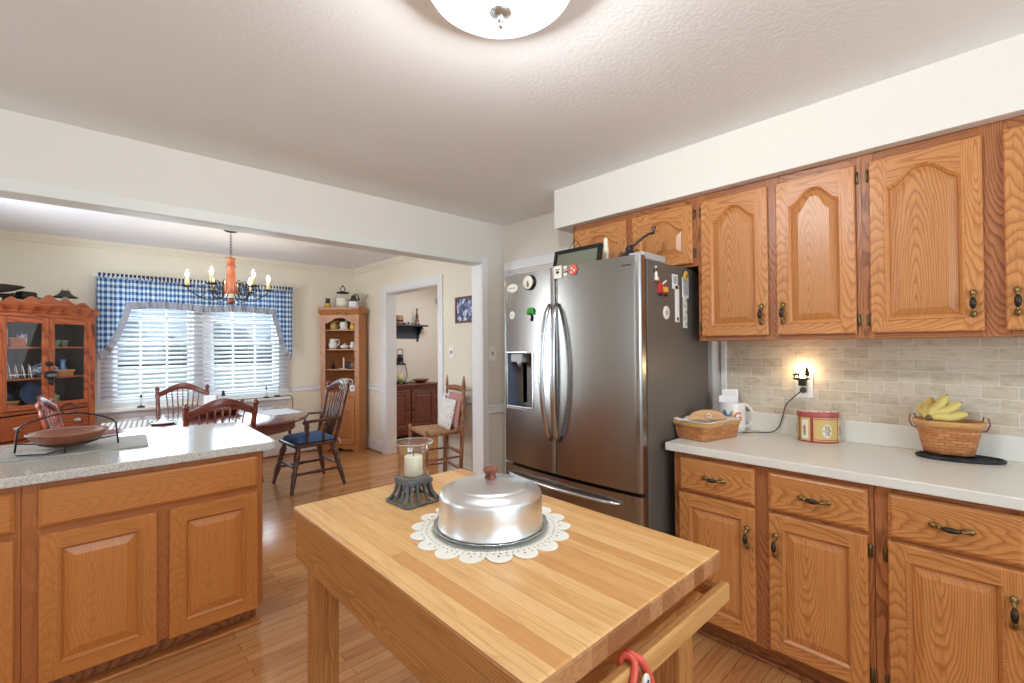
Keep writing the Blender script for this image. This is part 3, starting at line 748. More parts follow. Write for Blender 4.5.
# ------------------------------------------------------------------ refrigerator: local x along -y of the room, local y into the wall
FX, FY, FW, FT = 1.888, 2.096, .952, 1.812
t = thing('refrigerator', 'stainless french-door refrigerator with dark gray side covered in magnets', 'refrigerator', (FX, FY, 0), RZ)
FR = t
MB().box(.004, FW - .002, .075, .74, .03, 1.797).build('body', M['fridgeside'], t, bevel=.006)
MB().box(.03, .09, .03, .22, 1.79, FT + .018).build('hinge_cover', M['grayplastic'], t, bevel=.006); MB().box(FW - .085, FW - .004, .05, .26, 1.797, FT + .020).build('hinge_cover', M['grayplastic'], t, bevel=.006)
def bulge(u, c, hw, d=.030): return -d * .9 * max(0.0, 1 - ((u - FW / 2) / (FW / 2)) ** 2) + .012
def curved(u0, u1, z0, z1, hole=None, th=.06):
    """door skin with a softly bowed front and closed sides; hole (u0,u1,z0,z1) left open"""
    b = MB(); us = [u0 + (u1 - u0) * i / 16 for i in range(17)]
    if hole: us = sorted(set([u for u in us if not (hole[0] - .012 < u < hole[0] + .012 or hole[1] - .012 < u < hole[1] + .012)] + [hole[0], hole[1]]))
    zs = [z0, z1] if not hole else [z0, hole[2], hole[3], z1]
    fy = lambda u: bulge(u, 0, 0) + (.014 * max(0, 1 - (u - u0) / .012) ** 2 if u - u0 < .012 else 0) + (.014 * max(0, 1 - (u1 - u) / .012) ** 2 if u1 - u < .012 else 0)
    us = sorted(set(us + [u0 + .004, u0 + .012, u1 - .004, u1 - .012]))
    n = len(us); vs = [(u, fy(u), z) for z in zs for u in us]; fs = []
    for j in range(len(zs) - 1):
        for i in range(n - 1):
            if hole and j == 1 and hole[0] - 1e-6 <= us[i] and us[i + 1] <= hole[1] + 1e-6: continue
            fs.append((j * n + i, j * n + i + 1, (j + 1) * n + i + 1, (j + 1) * n + i))
    b.add(vs, fs, 0, True)
    bk = th
    b.add([(u0, fy(u0), z0), (u0, bk, z0), (u0, bk, z1), (u0, fy(u0), z1)], [(0, 1, 2, 3)], 0)
    b.add([(u1, fy(u1), z0), (u1, bk, z0), (u1, bk, z1), (u1, fy(u1), z1)], [(3, 2, 1, 0)], 0)
    for z, fl in ((z0, 1), (z1, 0)):
        b.add([(u, fy(u), z) for u in us] + [(u1, bk, z), (u0, bk, z)], [tuple(range(n + 2))], 0)
    return b
S = .440                                # seam between the two doors
hole = (.045, .268, 1.018, 1.345)
dl = curved(.002, S - .003, .690, FT, hole).build('door', M['steel'], t, fixn=False)
dr = curved(S + .003, FW - .002, .690, FT).build('door', M['steel'], t, fixn=False)
fz = curved(.002, FW - .002, .07, .672).build('freezer_drawer', M['steel'], t, fixn=False)
MB().box(.02, FW - .02, .03, .6, .0, .065).build('kick_grille', M['darkgray'], t)
b = MB(); u0, u1, z0, z1 = hole; y = .012; dp = .095
b.add([(u0, y - .012, z0), (u1, y - .025, z0), (u1, y - .025, z1), (u0, y - .012, z1), (u0 + .01, y + dp, z0 + .02), (u1 - .01, y + dp, z0 + .02), (u1 - .01, y + dp, z1 - .01), (u0 + .01, y + dp, z1 - .01)],
      [(4, 5, 6, 7), (0, 4, 7, 3), (5, 1, 2, 6), (7, 6, 2, 3), (0, 1, 5, 4)], 0)
d = b.build('dispenser', [M['bluegray']], dl, fixn=False)
b = MB(); b.box(u0 + .03, u1 - .10, .0, .07, z1 - .055, z1 - .008, 0); b.tube([(u0 + .075, .035, z1 - .05), (u0 + .075, .035, z1 - .085)], [.022, .016], 14, 1)
b.box(u0 + .055, u0 + .095, .075, .090, z0 + .02, z1 - .06, 0); b.box(u0 + .12, u1 - .018, .085, .098, z0 + .06, z1 - .08, 2); b.box(u0 + .004, u1 - .004, -.012, .07, z0 + .002, z0 + .014, 3)
b.build('dispenser_spout', [M['grayplastic'], M['steelbar'], M['navy'], M['steelbar']], dl, bevel=.003)
b = MB(); e = .006
for (a0, a1, c0, c1) in ((u0 - e, u1 + e, z0 - e, z0), (u0 - e, u1 + e, z1, z1 + e), (u0 - e, u0, z0, z1), (u1, u1 + e, z0, z1)): b.box(a0, a1, bulge((a0 + a1) / 2, 0, 0) - .004, .02, c0, c1)
b.build('dispenser_trim', M['steelbar'], dl)
for nm, u, par in (('handle', S - .042, dl), ('handle', S + .042, dr)):
    b = MB(); z0, z1 = .868, 1.612; pth = []; y0 = bulge(u, 0, 0); k = 18; sgn = -1 if u < S else 1
    for i in range(k + 1):
        q = i / k; pth.append((u - sgn * .016 * (1 - math.sin(PI * q)) , y0 - .008 - .058 * math.sin(PI * q) ** .55, z0 + (z1 - z0) * q))
    b.tube(pth, [.011] + [.016] * (k - 1) + [.011], 12, flat=.75)
    b.build(nm, M['steelbar'], par)
b = MB(); pth = []; k = 18
for i in range(k + 1):
    q = i / k; u = .05 + (FW - .16) * q; pth.append((u, bulge(u, 0, 0) - .006 - .030 * math.sin(PI * q) ** .4, .622))
b.tube(pth, [.008] + [.011] * (k - 1) + [.008], 12); b.build('handle', M['steelbar'], fz)
b = MB()
for i in range(7): b.box(FW - .118 + i * .0105, FW - .111 + i * .0105, bulge(FW - .08, 0, 0) - .0015, bulge(FW - .08, 0, 0) + .004, 1.764, 1.771)
b.build('badge', M['darkgray'], dr)

# magnets on the doors (u from the left, z) and on the side (x in the room, z)
def on_door(u): return FX + bulge(u, 0, 0)
def magnet_front(u, z, label, bm, mats, bevel=.0):
    o = bm.build('fridge_magnet', mats, None, (on_door(u) - .001, FY - u, z), (0, 0, RZ), bevel=bevel)
    return tag(o, label, 'magnet', 'magnets on the refrigerator doors')
def disc(rx, rz, d, m=0, n=28, dome=0, c=(0, 0)):
    b = MB(); lp = lambda k, y: [(c[0] + rx * k * math.cos(2 * PI * i / n), y, c[1] + rz * k * math.sin(2 * PI * i / n)) for i in range(n)]
    b.loops([lp(1, 0), lp(1, -d * .7), lp(.93, -d), lp(.5, -d - dome)], m, True); return b
b = disc(.046, .026, .004); b.box(-.028, .028, -.0055, -.003, -.004, .004, 1)
magnet_front(FY - 2.000, 1.733, 'white oval magnet near the top left corner of the refrigerator door', b, [M['cream'], M['grayplastic']])
b = disc(.044, .044, .016, 1); bb = disc(.040, .041, .019, 0, dome=.001); b.add(bb.v, bb.f, 0, True)
b.ell((.004, -.021, -.014), (.010, .003, .012), m=2); b.ell((.004, -.022, .001), (.006, .003, .006), m=2)
magnet_front(FY - 1.846, 1.750, 'round white magnet with dark rim and small animal picture', b, [M['cream'], M['bronze'], M['amber']])
b = MB(); b.tube([(.006, -.004, -.052), (.010, -.005, -.03), (.004, -.005, -.008)], [.006, .005, .004], 8, 1)
for i in range(7):
    a_ = PI * (i / 6) * 1.3 - .5; b.tube([(.002, -.006, -.004), (.002 + .018 * math.cos(a_), -.009, .006 + .018 * math.sin(a_)), (.002 + .034 * math.cos(a_), -.006, -.004 + .026 * math.sin(a_))], [.004, .009, .002], 7, 0)
magnet_front(FY - 1.838, 1.580, 'green palm tree magnet below the round white magnet', b, [M['green'], M['bronze']])
b = disc(.022, .026, .006, 0, 8); b.ell((0, -.007, 0), (.006, .002, .006), m=1)
magnet_front(FY - 2.004, 1.570, 'small white flower-shaped magnet below the oval magnet', b, [M['cream'], M['grayplastic']])
b = MB(); b.box(-.027, .027, -.006, 0, -.033, .033, 0); b.ell((0, -.0065, -.002), (.012, .002, .008), m=1); b.box(-.016, .016, -.0075, -.005, .010, .014, 1)
magnet_front(FY - 1.624, 1.782, 'square white magnet with dark picture at the seam of the doors', b, [M['cream'], M['bronze']], .002)
b = MB(); 
for i, z in enumerate((-.018, 0, .018)): b.box(-.010 + .004 * (i % 2), .010, -.005, 0, z - .0075, z + .0075, i % 2); b.tube([(-.012, -.003, z), (.014, -.003, z + .004)], [.003, .003], 6, 0)
magnet_front(FY - 1.572, 1.782, 'narrow cream and red magnet between the square magnet and the pink magnet', b, [M['cream'], M['redpaint']], .001)
b = disc(.027, .031, .006, 0, 6); b.ell((-.006, -.007, .008), (.006, .002, .006), m=1); b.ell((.009, -.007, -.004), (.005, .002, .007), m=1); b.box(-.014, -.004, -.008, -.004, -.016, -.008, 1)
magnet_front(FY - 1.520, 1.782, 'pinkish red magnet to the right of the other door-top magnets', b, [M['red'], M['cream']])
SY = FY - FW
def magnet_side(x, z, label, bm, mats, bevel=0):
    o = bm.build('fridge_magnet', mats, None, (x, SY + .003, z), (0, 0, 0), bevel=bevel)
    return tag(o, label, 'magnet', 'magnets on the refrigerator side')
b = MB(); b.box(-.022, .024, -.010, 0, -.04, -.032, 1); b.tube([(-.004, -.005, -.034), (-.004, -.005, .01)], [.010, .007], 10, 0); b.tube([(-.004, -.005, .01), (-.004, -.005, .028)], [.008, .006], 10, 2); b.tube([(-.004, -.005, .028), (-.004, -.005, .038)], [.009, .001], 10, 0); b.box(.008, .022, -.008, 0, -.032, -.016, 0); b.box(-.02, .016, -.007, 0, .008, .012, 2)
magnet_side(2.045, 1.735, 'lighthouse magnet on the refrigerator side nearest the front top corner', b, [M['cream'], M['amber'], M['black']], .001)
b = MB(); b.box(-.045, .045, -.012, 0, -.022, .018, 0); b.box(-.042, -.014, -.013, 0, .0, .032, 0); b.box(-.038, -.02, -.0145, -.01, .006, .026, 2); b.box(-.005, .04, -.014, -.01, -.012, .012, 1); b.tube([(-.01, -.008, .024), (.03, -.008, .045)], [.005, .005], 6, 3)
for x in (-.028, .028): b.ell((x, -.010, -.024), (.011, .006, .011), m=4)
magnet_side(2.105, 1.662, 'red and orange fire truck magnet with ladder', b, [M['redpaint'], M['yellow'], M['glass'], M['cream'], M['black']], .001)
b = MB(); b.box(-.028, .028, -.004, 0, -.038, .038, 0); b.box(-.02, .02, -.0052, -.003, -.01, .03, 1)
magnet_side(2.237, 1.712, 'white rectangular picture magnet near the top of the refrigerator side', b, [M['paper'], M['grayplastic']])
b = MB(); b.box(-.034, .034, -.003, 0, -.055, .055, 0); b.box(-.027, .027, -.0042, -.002, -.04, .045, 1)
magnet_side(2.352, 1.690, 'black and white photo card held under the yellow flower magnet', b, [M['paper'], M['grayplastic']])
b = MB()
for i in range(9): a_ = 2 * PI * i / 9; b.ell((.016 * math.cos(a_), -.010, .016 * math.sin(a_)), (.011, .004, .011), m=0)
b.ell((0, -.013, 0), (.010, .006, .010), m=1); b.ell((-.03, -.006, -.002), (.012, .003, .007), m=2)
magnet_side(2.345, 1.752, 'yellow flower magnet with orange centre', b, [M['yellow'], M['amber'], M['green']])
b = disc(.031, .034, .005, 0); b.ell((0, -.006, 0), (.014, .002, .012), m=1); magnet_side(2.145, 1.548, 'round white magnet below the fire truck', b, [M['cream'], M['grayplastic']])
b = MB(); b.box(-.021, .021, -.004, 0, -.095, .095, 0); b.box(-.014, .014, -.0052, -.003, -.085, .085, 1); b.box(-.014, .014, -.0054, -.003, .078, .086, 2); b.box(-.01, .01, -.0054, -.003, -.086, -.07, 2)
magnet_side(2.258, 1.598, 'tall white strip magnet, left one of the two strips', b, [M['cream'], M['outlet'], M['black']])
b = MB(); b.box(-.021, .021, -.004, 0, -.10, .10, 0)
for i in range(6): b.ell((.006 * (-1) ** i, -.005, -.08 + .032 * i), (.010, .002, .011), m=1)
magnet_side(2.345, 1.575, 'tall patterned strip magnet below the photo card', b, [M['cream'], M['grayplastic']])

# things standing on the refrigerator
ZT = FT - .012
t = thing('framed_chalkboard', 'small dark framed board with wire hanger lying back on the refrigerator', 'picture frame', (2.06, 1.66, ZT), RZ)
b = MB(); Mx = Tm(0, 0, .004) @ Matrix.Rotation(math.radians(-12), 4, 'X')
for x0, x1, z0, z1 in ((-.17, .17, 0, .022), (-.17, .17, .128, .15), (-.17, -.148, .022, .128), (.148, .17, .022, .128)): b.box(x0, x1, -.012, .012, z0, z1, 0, Mx)
b.build('frame', M['iron'], t, bevel=.003)
b = MB(); b.box(-.148, .148, -.004, .006, .022, .128, 0, Mx); b.build('board', plain('slate_green_board', (120, 122, 104), .5), t)
b = MB(); b.tube([(-.07 + .09 * i / 12 , .034, .148 + .05 * math.sin(PI * i / 12)) for i in range(13)], .0022, 6); b.build('wire_hanger', M['iron'], t)
t = thing('barbecue_lighter', 'light wooden handled tool standing upright on the refrigerator', 'utensil', (2.20, 1.545, ZT))
MB().lathe([(0, 0), (.017, 0), (.017, .05), (.013, .055), (.012, .075)], 16).build('base', M['black'], t)
MB().lathe([(.012, .074), (.014, .09), (.017, .13), (.013, .165), (.012, .185), (.014, .195), (.006, .207), (0, .209)], 16).build('handle', M['wax'], t)
t = thing('coffee_grinder_lid', 'low black domed pot with bent crank handle on the refrigerator corner', 'coffee mill', (2.115, 1.336, ZT)); t.scale = (.76, .76, 1.02)
MB().lathe([(0, 0), (.135, 0), (.138, .010), (.125, .022), (.09, .045), (.055, .070), (.03, .078), (.024, .09), (.028, .098), (.02, .108), (0, .110)], 36).build('body', M['iron'], t)
b = MB(); b.tube([(0, 0, .104), (.02, -.02, .112), (.05, -.07, .145), (.075, -.11, .168), (.10, -.135, .17)], [.008, .008, .0065, .006, .006], 8); b.build('crank', M['iron'], t)
MB().lathe([(0, -.004), (.007, -.002), (.012, .012), (.009, .018), (.017, .028), (.012, .034), (0, .035)], 14).build('knob', plain('dark_red_knob', (84, 48, 46), .45), t, (.098, -.133, .172))
# ------------------------------------------------------------------ things on the right worktop
ZC = .9145
def rrect(w, d, r, n=5):
    P = []
    for cx_, cy_, a0 in ((w / 2 - r, d / 2 - r, 0), (-w / 2 + r, d / 2 - r, PI / 2), (-w / 2 + r, -d / 2 + r, PI), (w / 2 - r, -d / 2 + r, 3 * PI / 2)):
        P += arc((cx_, cy_), r, a0, a0 + PI / 2, n)
    return P
def basket(parent, w, d, h, r, flare, name='basket_body', rim=.022, mat='weave', th=.005):
    """woven splint wall with rim bands and a floor; wider at the top"""
    b = MB(); P = rrect(w, d, r); n = len(P); per = [0]
    for i in range(n): per.append(per[-1] + math.dist(P[i], P[(i + 1) % n]))
    nz = 8; vs = []; uv = []; fs = []
    for j in range(nz + 1):
        k = 1 + flare * (j / nz)
        for i in range(n + 1):
            vs.append((P[i % n][0] * k, P[i % n][1] * k, h * j / nz)); uv.append((per[i], h * j / nz))
    for j in range(nz):
        for i in range(n): a_ = j * (n + 1) + i; fs.append((a_, a_ + 1, a_ + n + 2, a_ + n + 1))
    b.add(vs, fs, 0, True, uv)
    b.add([(p[0], p[1], .002) for p in P], [tuple(range(n))], 0, False, [(p[0], p[1]) for p in P])
    o = b.build(name, M[mat], parent, solid=th, fixn=False)
    b = MB(); k0 = 1 + flare * (1 - rim / h); k1 = 1 + flare
    def lp(s_, off, z): return [(p[0] * s_ + off * p[0] / math.hypot(*p), p[1] * s_ + off * p[1] / math.hypot(*p), z) for p in P]
    b.loops([lp(k0, .002, h - rim), lp(k0, .007, h - rim), lp(k1, .007, h - .002), lp(k1, .004, h + .002), lp(k1, -.004, h + .002), lp(k1, -.006, h - .002), lp(k0, -.006, h - rim), lp(k0, .002, h - rim)], 0, True, cap=False)
    b.build('rim', M['bar_x'], parent, fixn=True)
    return o
t = thing('napkin_basket', 'small rectangular splint basket lined with pale cloth beside the refrigerator', 'basket', (2.332, 1.030, ZC), math.radians(-12))
basket(t, .27, .165, .085, .02, .12)
b = MB()
def cl(u, v):
    x = (u - .5) * .292; y = (v - .5) * .182; e = max(abs(u - .5), abs(v - .5)) * 2
    return (x, y, .062 + .030 * e ** 3 + .006 * math.sin(u * 19) * math.sin(v * 14))
b.grid(cl, 24, 16); b.build('cloth_liner', M['lace'], t, solid=.003)
tc = thing('wooden_plaque', 'half-round tan wooden plaque with painted flower standing in the napkin basket', 'lid', (2.345, 1.030, ZC + .080), math.radians(-12))
pts = [(.092 * math.cos(PI * i / 20), .004 + .052 * math.sin(PI * i / 20) ** .8) for i in range(21)]
MB().prism(pts, -.005, .005, 'y').build('panel', M['bar_x'], tc, (0, 0, .0), (math.radians(-14), 0, math.radians(-38)), bevel=.002)
b = MB()
for i in range(5): a_ = 2 * PI * i / 5; b.ell((.009 * math.cos(a_), 0, .009 * math.sin(a_)), (.006, .0016, .004), m=0)
b.ell((0, -.001, 0), (.004, .002, .004), m=1); b.build('painted_flower', [M['cream'], M['bronze']], tc, (-.003, -.010, .026), (math.radians(-14), 0, math.radians(-38)))

t = thing('mug', 'white mug with colourful print and letter G holding notepads', 'mug', (2.590, 1.004, ZC), math.radians(35))
MUG = t
MB().lathe([(0, .003), (.040, .003), (.042, 0), (.045, .004), (.0465, .02), (.0465, .098), (.045, .101), (.043, .098), (.042, .012), (0, .01)], 40).build('cup', M['china'], t)
b = MB(); b.tube([(.043, 0, .085)] + [(.052 + .032 * math.sin(PI * i / 12), 0, .051 + .037 * math.cos(PI * i / 12)) for i in range(13)] + [(.043, 0, .017)], [.006] + [.0075] * 13 + [.006], 10, flat=.8)
b.build('handle', M['china'], t, rot=(0, 0, math.radians(-70)))
cu = bpy.data.curves.new('letter', 'FONT'); cu.body = 'G'; cu.size = .042; cu.extrude = .0006; cu.align_x = 'CENTER'; cu.offset = .001
tmp = bpy.data.objects.new('letter_tmp', cu); COL.objects.link(tmp); bpy.context.view_layer.update()
me = bpy.data.meshes.new_from_object(tmp.evaluated_get(bpy.context.evaluated_depsgraph_get())); bpy.data.objects.remove(tmp)
me.materials.clear(); me.materials.append(plain('orange_print', (222, 112, 46), .4))
a0 = math.radians(-145 - 35 + 12)
for v_ in me.vertices:
    a_ = a0 + v_.co.x / .0468; z = v_.co.y; r_ = .0469 + v_.co.z; v_.co = (r_ * math.cos(a_), r_ * math.sin(a_), z)
o = bpy.data.objects.new('letter', me); COL.objects.link(o); o.parent = t; o.location = (0, 0, .040)
b = MB()
def pr(u, v):
    a_ = a0 - .35 - .85 * (1 - u); wv = .010 * math.sin(u * 9); return (.0470 * math.cos(a_), .0470 * math.sin(a_), .038 + .034 * v * (1 - .5 * abs(u - .4)) + wv)
b.grid(pr, 16, 6, 0); b.build('print', M['blueglaze'], t)
b = MB(); b.grid(lambda u, v: (.0471 * math.cos(a0 - .34 - .16 * (1 - u)), .0471 * math.sin(a0 - .34 - .16 * (1 - u)), .040 + .03 * v), 4, 2); b.build('print', M['yellow'], t)
MUG.scale = (1.42, 1.42, 1.56)
t = thing('notepad', 'taller white notepad standing in the mug', 'notepad', (2.614, 1.024, ZC + .022), math.radians(-50))
MB().box(-.042, .042, -.004, .004, 0, .200).build('pad', M['paper'], t); MB().box(-.034, .034, -.0052, -.004, .165, .192).build('border', M['china'], t)
t = thing('notepad', 'shorter white card in front of the tall notepad in the mug', 'notepad', (2.582, 1.019, ZC + .022), math.radians(-50))
MB().box(-.050, .050, -.002, .002, 0, .168).build('card', M['paper'], t)

# tea tin: octagonal-sided oval tin with framed panels
n = NT('tin_lid_flowers'); v = n.coord('Object'); vo = n.n('TexVoronoi'); vo.inputs['Scale'].default_value = 42; n.l(v, vo.inputs['Vector']); c = n.ramp(vo.outputs['Distance'], [(0, srgb(140, 150, 116)), (.22, srgb(236, 226, 206)), (.66, srgb(190, 104, 98))], 'CONSTANT'); n.l(c, n.p.inputs['Base Color']); n.setp(Roughness=.4); M['tinlid'] = n.mat
t = thing('tea_tin', 'red and gold oval tin with flower medallions on the worktop', 'tin', (2.600, .606, ZC), math.radians(-62)); t.scale = (.88, .95, 1.24)
n = 40; ov = lambda k, z: [(.098 * k * math.cos(2 * PI * i / n), .062 * k * math.sin(2 * PI * i / n), z) for i in range(n)]
b = MB(); b.loops([ov(.97, 0), ov(1, .004), ov(1, .102), ov(.99, .104)], 0, True); b.build('body', plain('tin_wine_red', (164, 62, 66), .4), t)
b = MB(); b.loops([ov(1.015, .098), ov(1.02, .100), ov(1.02, .112), ov(.98, .116), ov(.5, .118)], 0, True); b.build('lid', [plain('tin_lid_rim', (176, 84, 86), .4)], t)
MB().lathe([(.0, .1186), (.6, .1184), (.93, .1172), (.965, .1165)], 40, sx=.098, sy=.062).build('lid_top', M['tinlid'], t)
def face_patch(a0, a1, z0, z1, k, m):
    return MB().grid(lambda u, v: (.098 * k * math.cos(a0 + (a1 - a0) * u), .062 * k * math.sin(a0 + (a1 - a0) * u), z0 + (z1 - z0) * v), 10, 2)
M['lilac'] = plain('lilac_print', (150, 140, 190), .4)
gold = plain('tin_gold_print', (212, 184, 112), .4)
for a_, hw, big in ((-1.30, .66, 1), (-2.42, .30, 0), (-3.45, .6, 1), (-.28, .27, 0), (.75, .6, 1)):
    face_patch(a_ - hw, a_ + hw, .006, .095, 1.004, 0).build('panel', gold, t)
    if big:
        for z_ in (.010, .088): face_patch(a_ - hw * .92, a_ + hw * .92, z_, z_ + .003, 1.007, 0).build('border', M['redpaint'], t)
        b = MB(); P = [(a_ + .24 * math.cos(2 * PI * i / 24), .046 + .0255 * math.sin(2 * PI * i / 24)) for i in range(24)]
        b.add([(.098 * 1.010 * math.cos(q), .062 * 1.010 * math.sin(q), z) for q, z in P], [tuple(range(24))]); o = b.build('medallion', M['cream'], t)
        for i in range(12):
            q = 2 * PI * i / 12; r_ = .6 if i % 2 else 1.0; aa = a_ + .17 * r_ * math.cos(q); b = MB(); b.ell((.098 * 1.012 * math.cos(aa), .062 * 1.012 * math.sin(aa), .046 + .018 * r_ * math.sin(q)), (.0032, .0032, .0032), 7, 5)
            b.build('flower', M['lilac'] if i % 2 else M['blueglaze'], o)
    else:
        o = face_patch(a_ - hw * .66, a_ + hw * .66, .014, .086, 1.007, 0).build('medallion', M['cream'], t)
        b = MB()
        for z_, rr_, m_ in ((.060, .005, 0), (.052, .006, 0), (.040, .007, 1), (.030, .005, 1)): b.ell((.098 * 1.008 * math.cos(a_), .062 * 1.008 * math.sin(a_), z_), (rr_, rr_, rr_ * 1.2), 8, 6, m_)
        b.build('flower', [plain('tin_orange_print', (206, 104, 60), .4), M['olive']], o)

# outlet with night light and plug
t = thing('outlet_plate', 'ivory outlet plate on the tiles with night light plugged in', 'outlet', (2.690, .684, 1.172), RZ)
MB().box(-.040, .040, -.006, 0, -.061, .061).build('plate', M['outlet'], t, bevel=.003)
for z in (-.022, .022): MB().box(-.017, .017, -.008, -.005, z - .014, z + .014).build('socket', M['china'], t, bevel=.002)
t = thing('night_light', 'lit night light with dark bear and pine tree silhouette', 'night light', (2.682, .684, 1.195), RZ)
b = MB(); b.box(-.016, .016, -.034, 0, -.022, .012); b.build('plug_body', M['bronze'], t, bevel=.003)
b = MB(); b.prism([(-.040, .012), (-.034, .018), (.036, .020), (.042, .014), (.02, .006), (.005, -.002), (-.012, .004)], -.042, -.036, 'y')
b.prism([(-.040, .030), (-.036, .040), (-.022, .043), (-.008, .040), (-.006, .034), (-.008, .019), (-.012, .019), (-.014, .030), (-.026, .029), (-.028, .019), (-.032, .019), (-.033, .030)], -.042, -.037, 'y')
b.prism([(.022, .018), (.022, .028), (.010, .030), (.017, .044), (.013, .046), (.020, .058), (.017, .060), (.025, .078), (.033, .060), (.030, .058), (.037, .046), (.033, .044), (.040, .030), (.028, .028), (.028, .018)], -.042, -.037, 'y')
b.build('silhouette', M['bronze'], t)
MB().lathe([(0, .0), (.012, .002), (.016, .018), (.012, .034), (0, .040)], 16).build('bulb', emissive('night_light_bulb', (255, 214, 150), 20), t, (0, -.018, .012))
lt = light('night_light_glow', 'POINT', (2.655, .684, 1.245), .8, (1.0, .76, .45), radius=.02)
t = thing('power_cord', 'black plug and cord running from the outlet down behind the mug', 'cord', (2.682, .684, 1.150))
MB().lathe([(0, 0), (.014, 0), (.015, .012), (.008, .024), (0, .025)], 14, M=Matrix.Rotation(-PI / 2, 4, 'Y')).build('plug', plain('brown_plug', (96, 66, 58), .5), t)
pp = [(-.022, 0, 0), (-.030, .012, -.012), (-.024, .035, -.034), (-.020, .075, -.08), (-.020, .092, -.14), (-.026, .108, -.195), (-.040, .13, -.222), (-.07, .16, -.2285), (-.085, .205, -.2300), (-.115, .232, -.2310), (-.135, .250, -.2315)]
def smooth(P, k=6):
    P = [Vector(p) for p in P]; out = []
    for i in range(len(P) - 1):
        a_, b_, c_, d_ = P[max(i - 1, 0)], P[i], P[i + 1], P[min(i + 2, len(P) - 1)]
        for j in range(k):
            s = j / k; out.append(.5 * ((2 * b_) + (c_ - a_) * s + (2 * a_ - 5 * b_ + 4 * c_ - d_) * s * s + (3 * b_ - a_ - 3 * c_ + d_) * s ** 3))
    return out + [P[-1]]
MB().tube(smooth(pp), .0028, 7).build('cord', M['black'], t)

# trivet, banana basket, bananas
t = thing('trivet', 'black cast iron oval trivet under the banana basket', 'trivet', (2.575, .115, ZC), math.radians(-75)); t.scale = (.87, .87, 1)
b = MB(); oval = lambda k, z=.008: [(.150 * k * math.cos(2 * PI * i / 36), .078 * k * math.sin(2 * PI * i / 36), z) for i in range(36)]
b.tube(oval(1), .0065, 8, closed=True); b.tube(oval(.78), .004, 6, closed=True); b.tube(oval(.45), .004, 6, closed=True)
for i in range(14): a_ = 2 * PI * i / 14; b.tube([(.150 * math.cos(a_) * .2, .078 * math.sin(a_) * .2, .008), (.150 * math.cos(a_), .078 * math.sin(a_), .008)], .0038, 6)
for i in range(4): a_ = PI / 4 + i * PI / 2; b.tube([(.12 * math.cos(a_), .062 * math.sin(a_), .008), (.12 * math.cos(a_), .062 * math.sin(a_), 0)], .006, 6)
b.build('grate', M['iron'], t)
BB = Vector((2.610, .148, ZC + .0155))
t = thing('fruit_basket', 'tall oval woven splint basket with leather side handles on the trivet', 'basket', BB, math.radians(-82))
basket(t, .150, .105, .135, .05, .40, rim=.026)
for sg in (-1, 1):
    b = MB(); b.tube([(sg * .092, 0, .095), (sg * .112, 0, .10), (sg * .122, 0, .125), (sg * .118, 0, .15), (sg * .104, 0, .155), (sg * .100, 0, .135)], .0075, 8, flat=.35)
    b.build('handle', plain('tan_leather_ear', (150, 84, 52), .5), t)
def banana(tip, mid, stem, label):
    P = smooth([stem, Vector(stem).lerp(Vector(mid), .45) + Vector((0, 0, .006)), mid, Vector(mid).lerp(Vector(tip), .6) + Vector((0, 0, .002)), tip], 6); k = len(P)
    rs = [.006 + .0125 * min(1, math.sin(PI * min(1, (i / (k - 1)) * 1.02 + .02)) ** .55 * 1.1) if i else .005 for i in range(k)]; rs[-1] = .004
    c0 = Vector(BB); t = thing('banana', label, 'banana', tuple(c0), 0, 'bananas in the fruit basket')
    L_ = lambda p: Vector(p) - c0
    MB().tube([L_(p) for p in P], rs, 8).build('peel', M['banana'], t)
    d = (P[0] - P[3]).normalized(); MB().tube([L_(P[1]), L_(P[0]), L_(P[0] + d * .016)], [.0072, .0065, .007], 8).build('stem', M['bananatip'], t)
    MB().ell(L_(P[-1]), (.005, .005, .005), 8, 6).build('tip', M['bananatip'], t)
st = Vector((2.535, .196, 1.078))
def B(y, z, x): return Vector((x, y, z))
banana(B(.088, 1.098, 2.585), B(.140, 1.083, 2.555), st + Vector((0, -.004, 0)), 'lowest banana of the bunch, lying along the basket rim')
banana(B(.108, 1.140, 2.600), B(.145, 1.110, 2.575), st + Vector((.003, 0, .004)), 'second banana from the bottom of the bunch')
banana(B(.150, 1.168, 2.605), B(.170, 1.128, 2.580), st + Vector((.003, .004, .008)), 'topmost banana pointing upwards')
banana(B(.200, 1.150, 2.640), B(.208, 1.118, 2.610), st + Vector((.008, .008, .006)), 'banana at the back left of the bunch')
banana(B(.235, 1.118, 2.630), B(.225, 1.098, 2.595), st + Vector((.006, .010, .002)), 'banana leaning out at the far left of the bunch')
# ------------------------------------------------------------------ butcher-block island
IX, IY, IT = .751, .929, .920           # centre, top height
IR = math.radians(-.3)
t = thing('kitchen_island', 'butcher block island table with oak legs and towel bar in the foreground', 'island', (IX, IY, 0), IR)
W2, D2 = .304, .492
b = MB(); b.box(-W2, W2, -D2, D2, IT - .042, IT); b.m = [0, 0, 1, 1, 2, 2]; b.build('butcher_block_top', [M['block'], M['endgrain'], M['isl_y']], t, bevel=.006)
b = MB(); a0 = .004
b.box(-W2 + a0, -W2 + a0 + .022, -D2 + .050, D2 - .01, .772, IT - .042, 0); b.box(W2 - a0 - .022, W2 - a0, -D2 + .050, D2 - .01, .772, IT - .042, 0)
b.box(-W2 + .026, W2 - .026, -D2 + .050, -D2 + .072, .772, IT - .042, 1); b.box(-W2 + .026, W2 - .026, D2 - .032, D2 - .01, .772, IT - .042, 1)
b.build('apron', [M['isl_y'], M['isl_x']], t, bevel=.003)
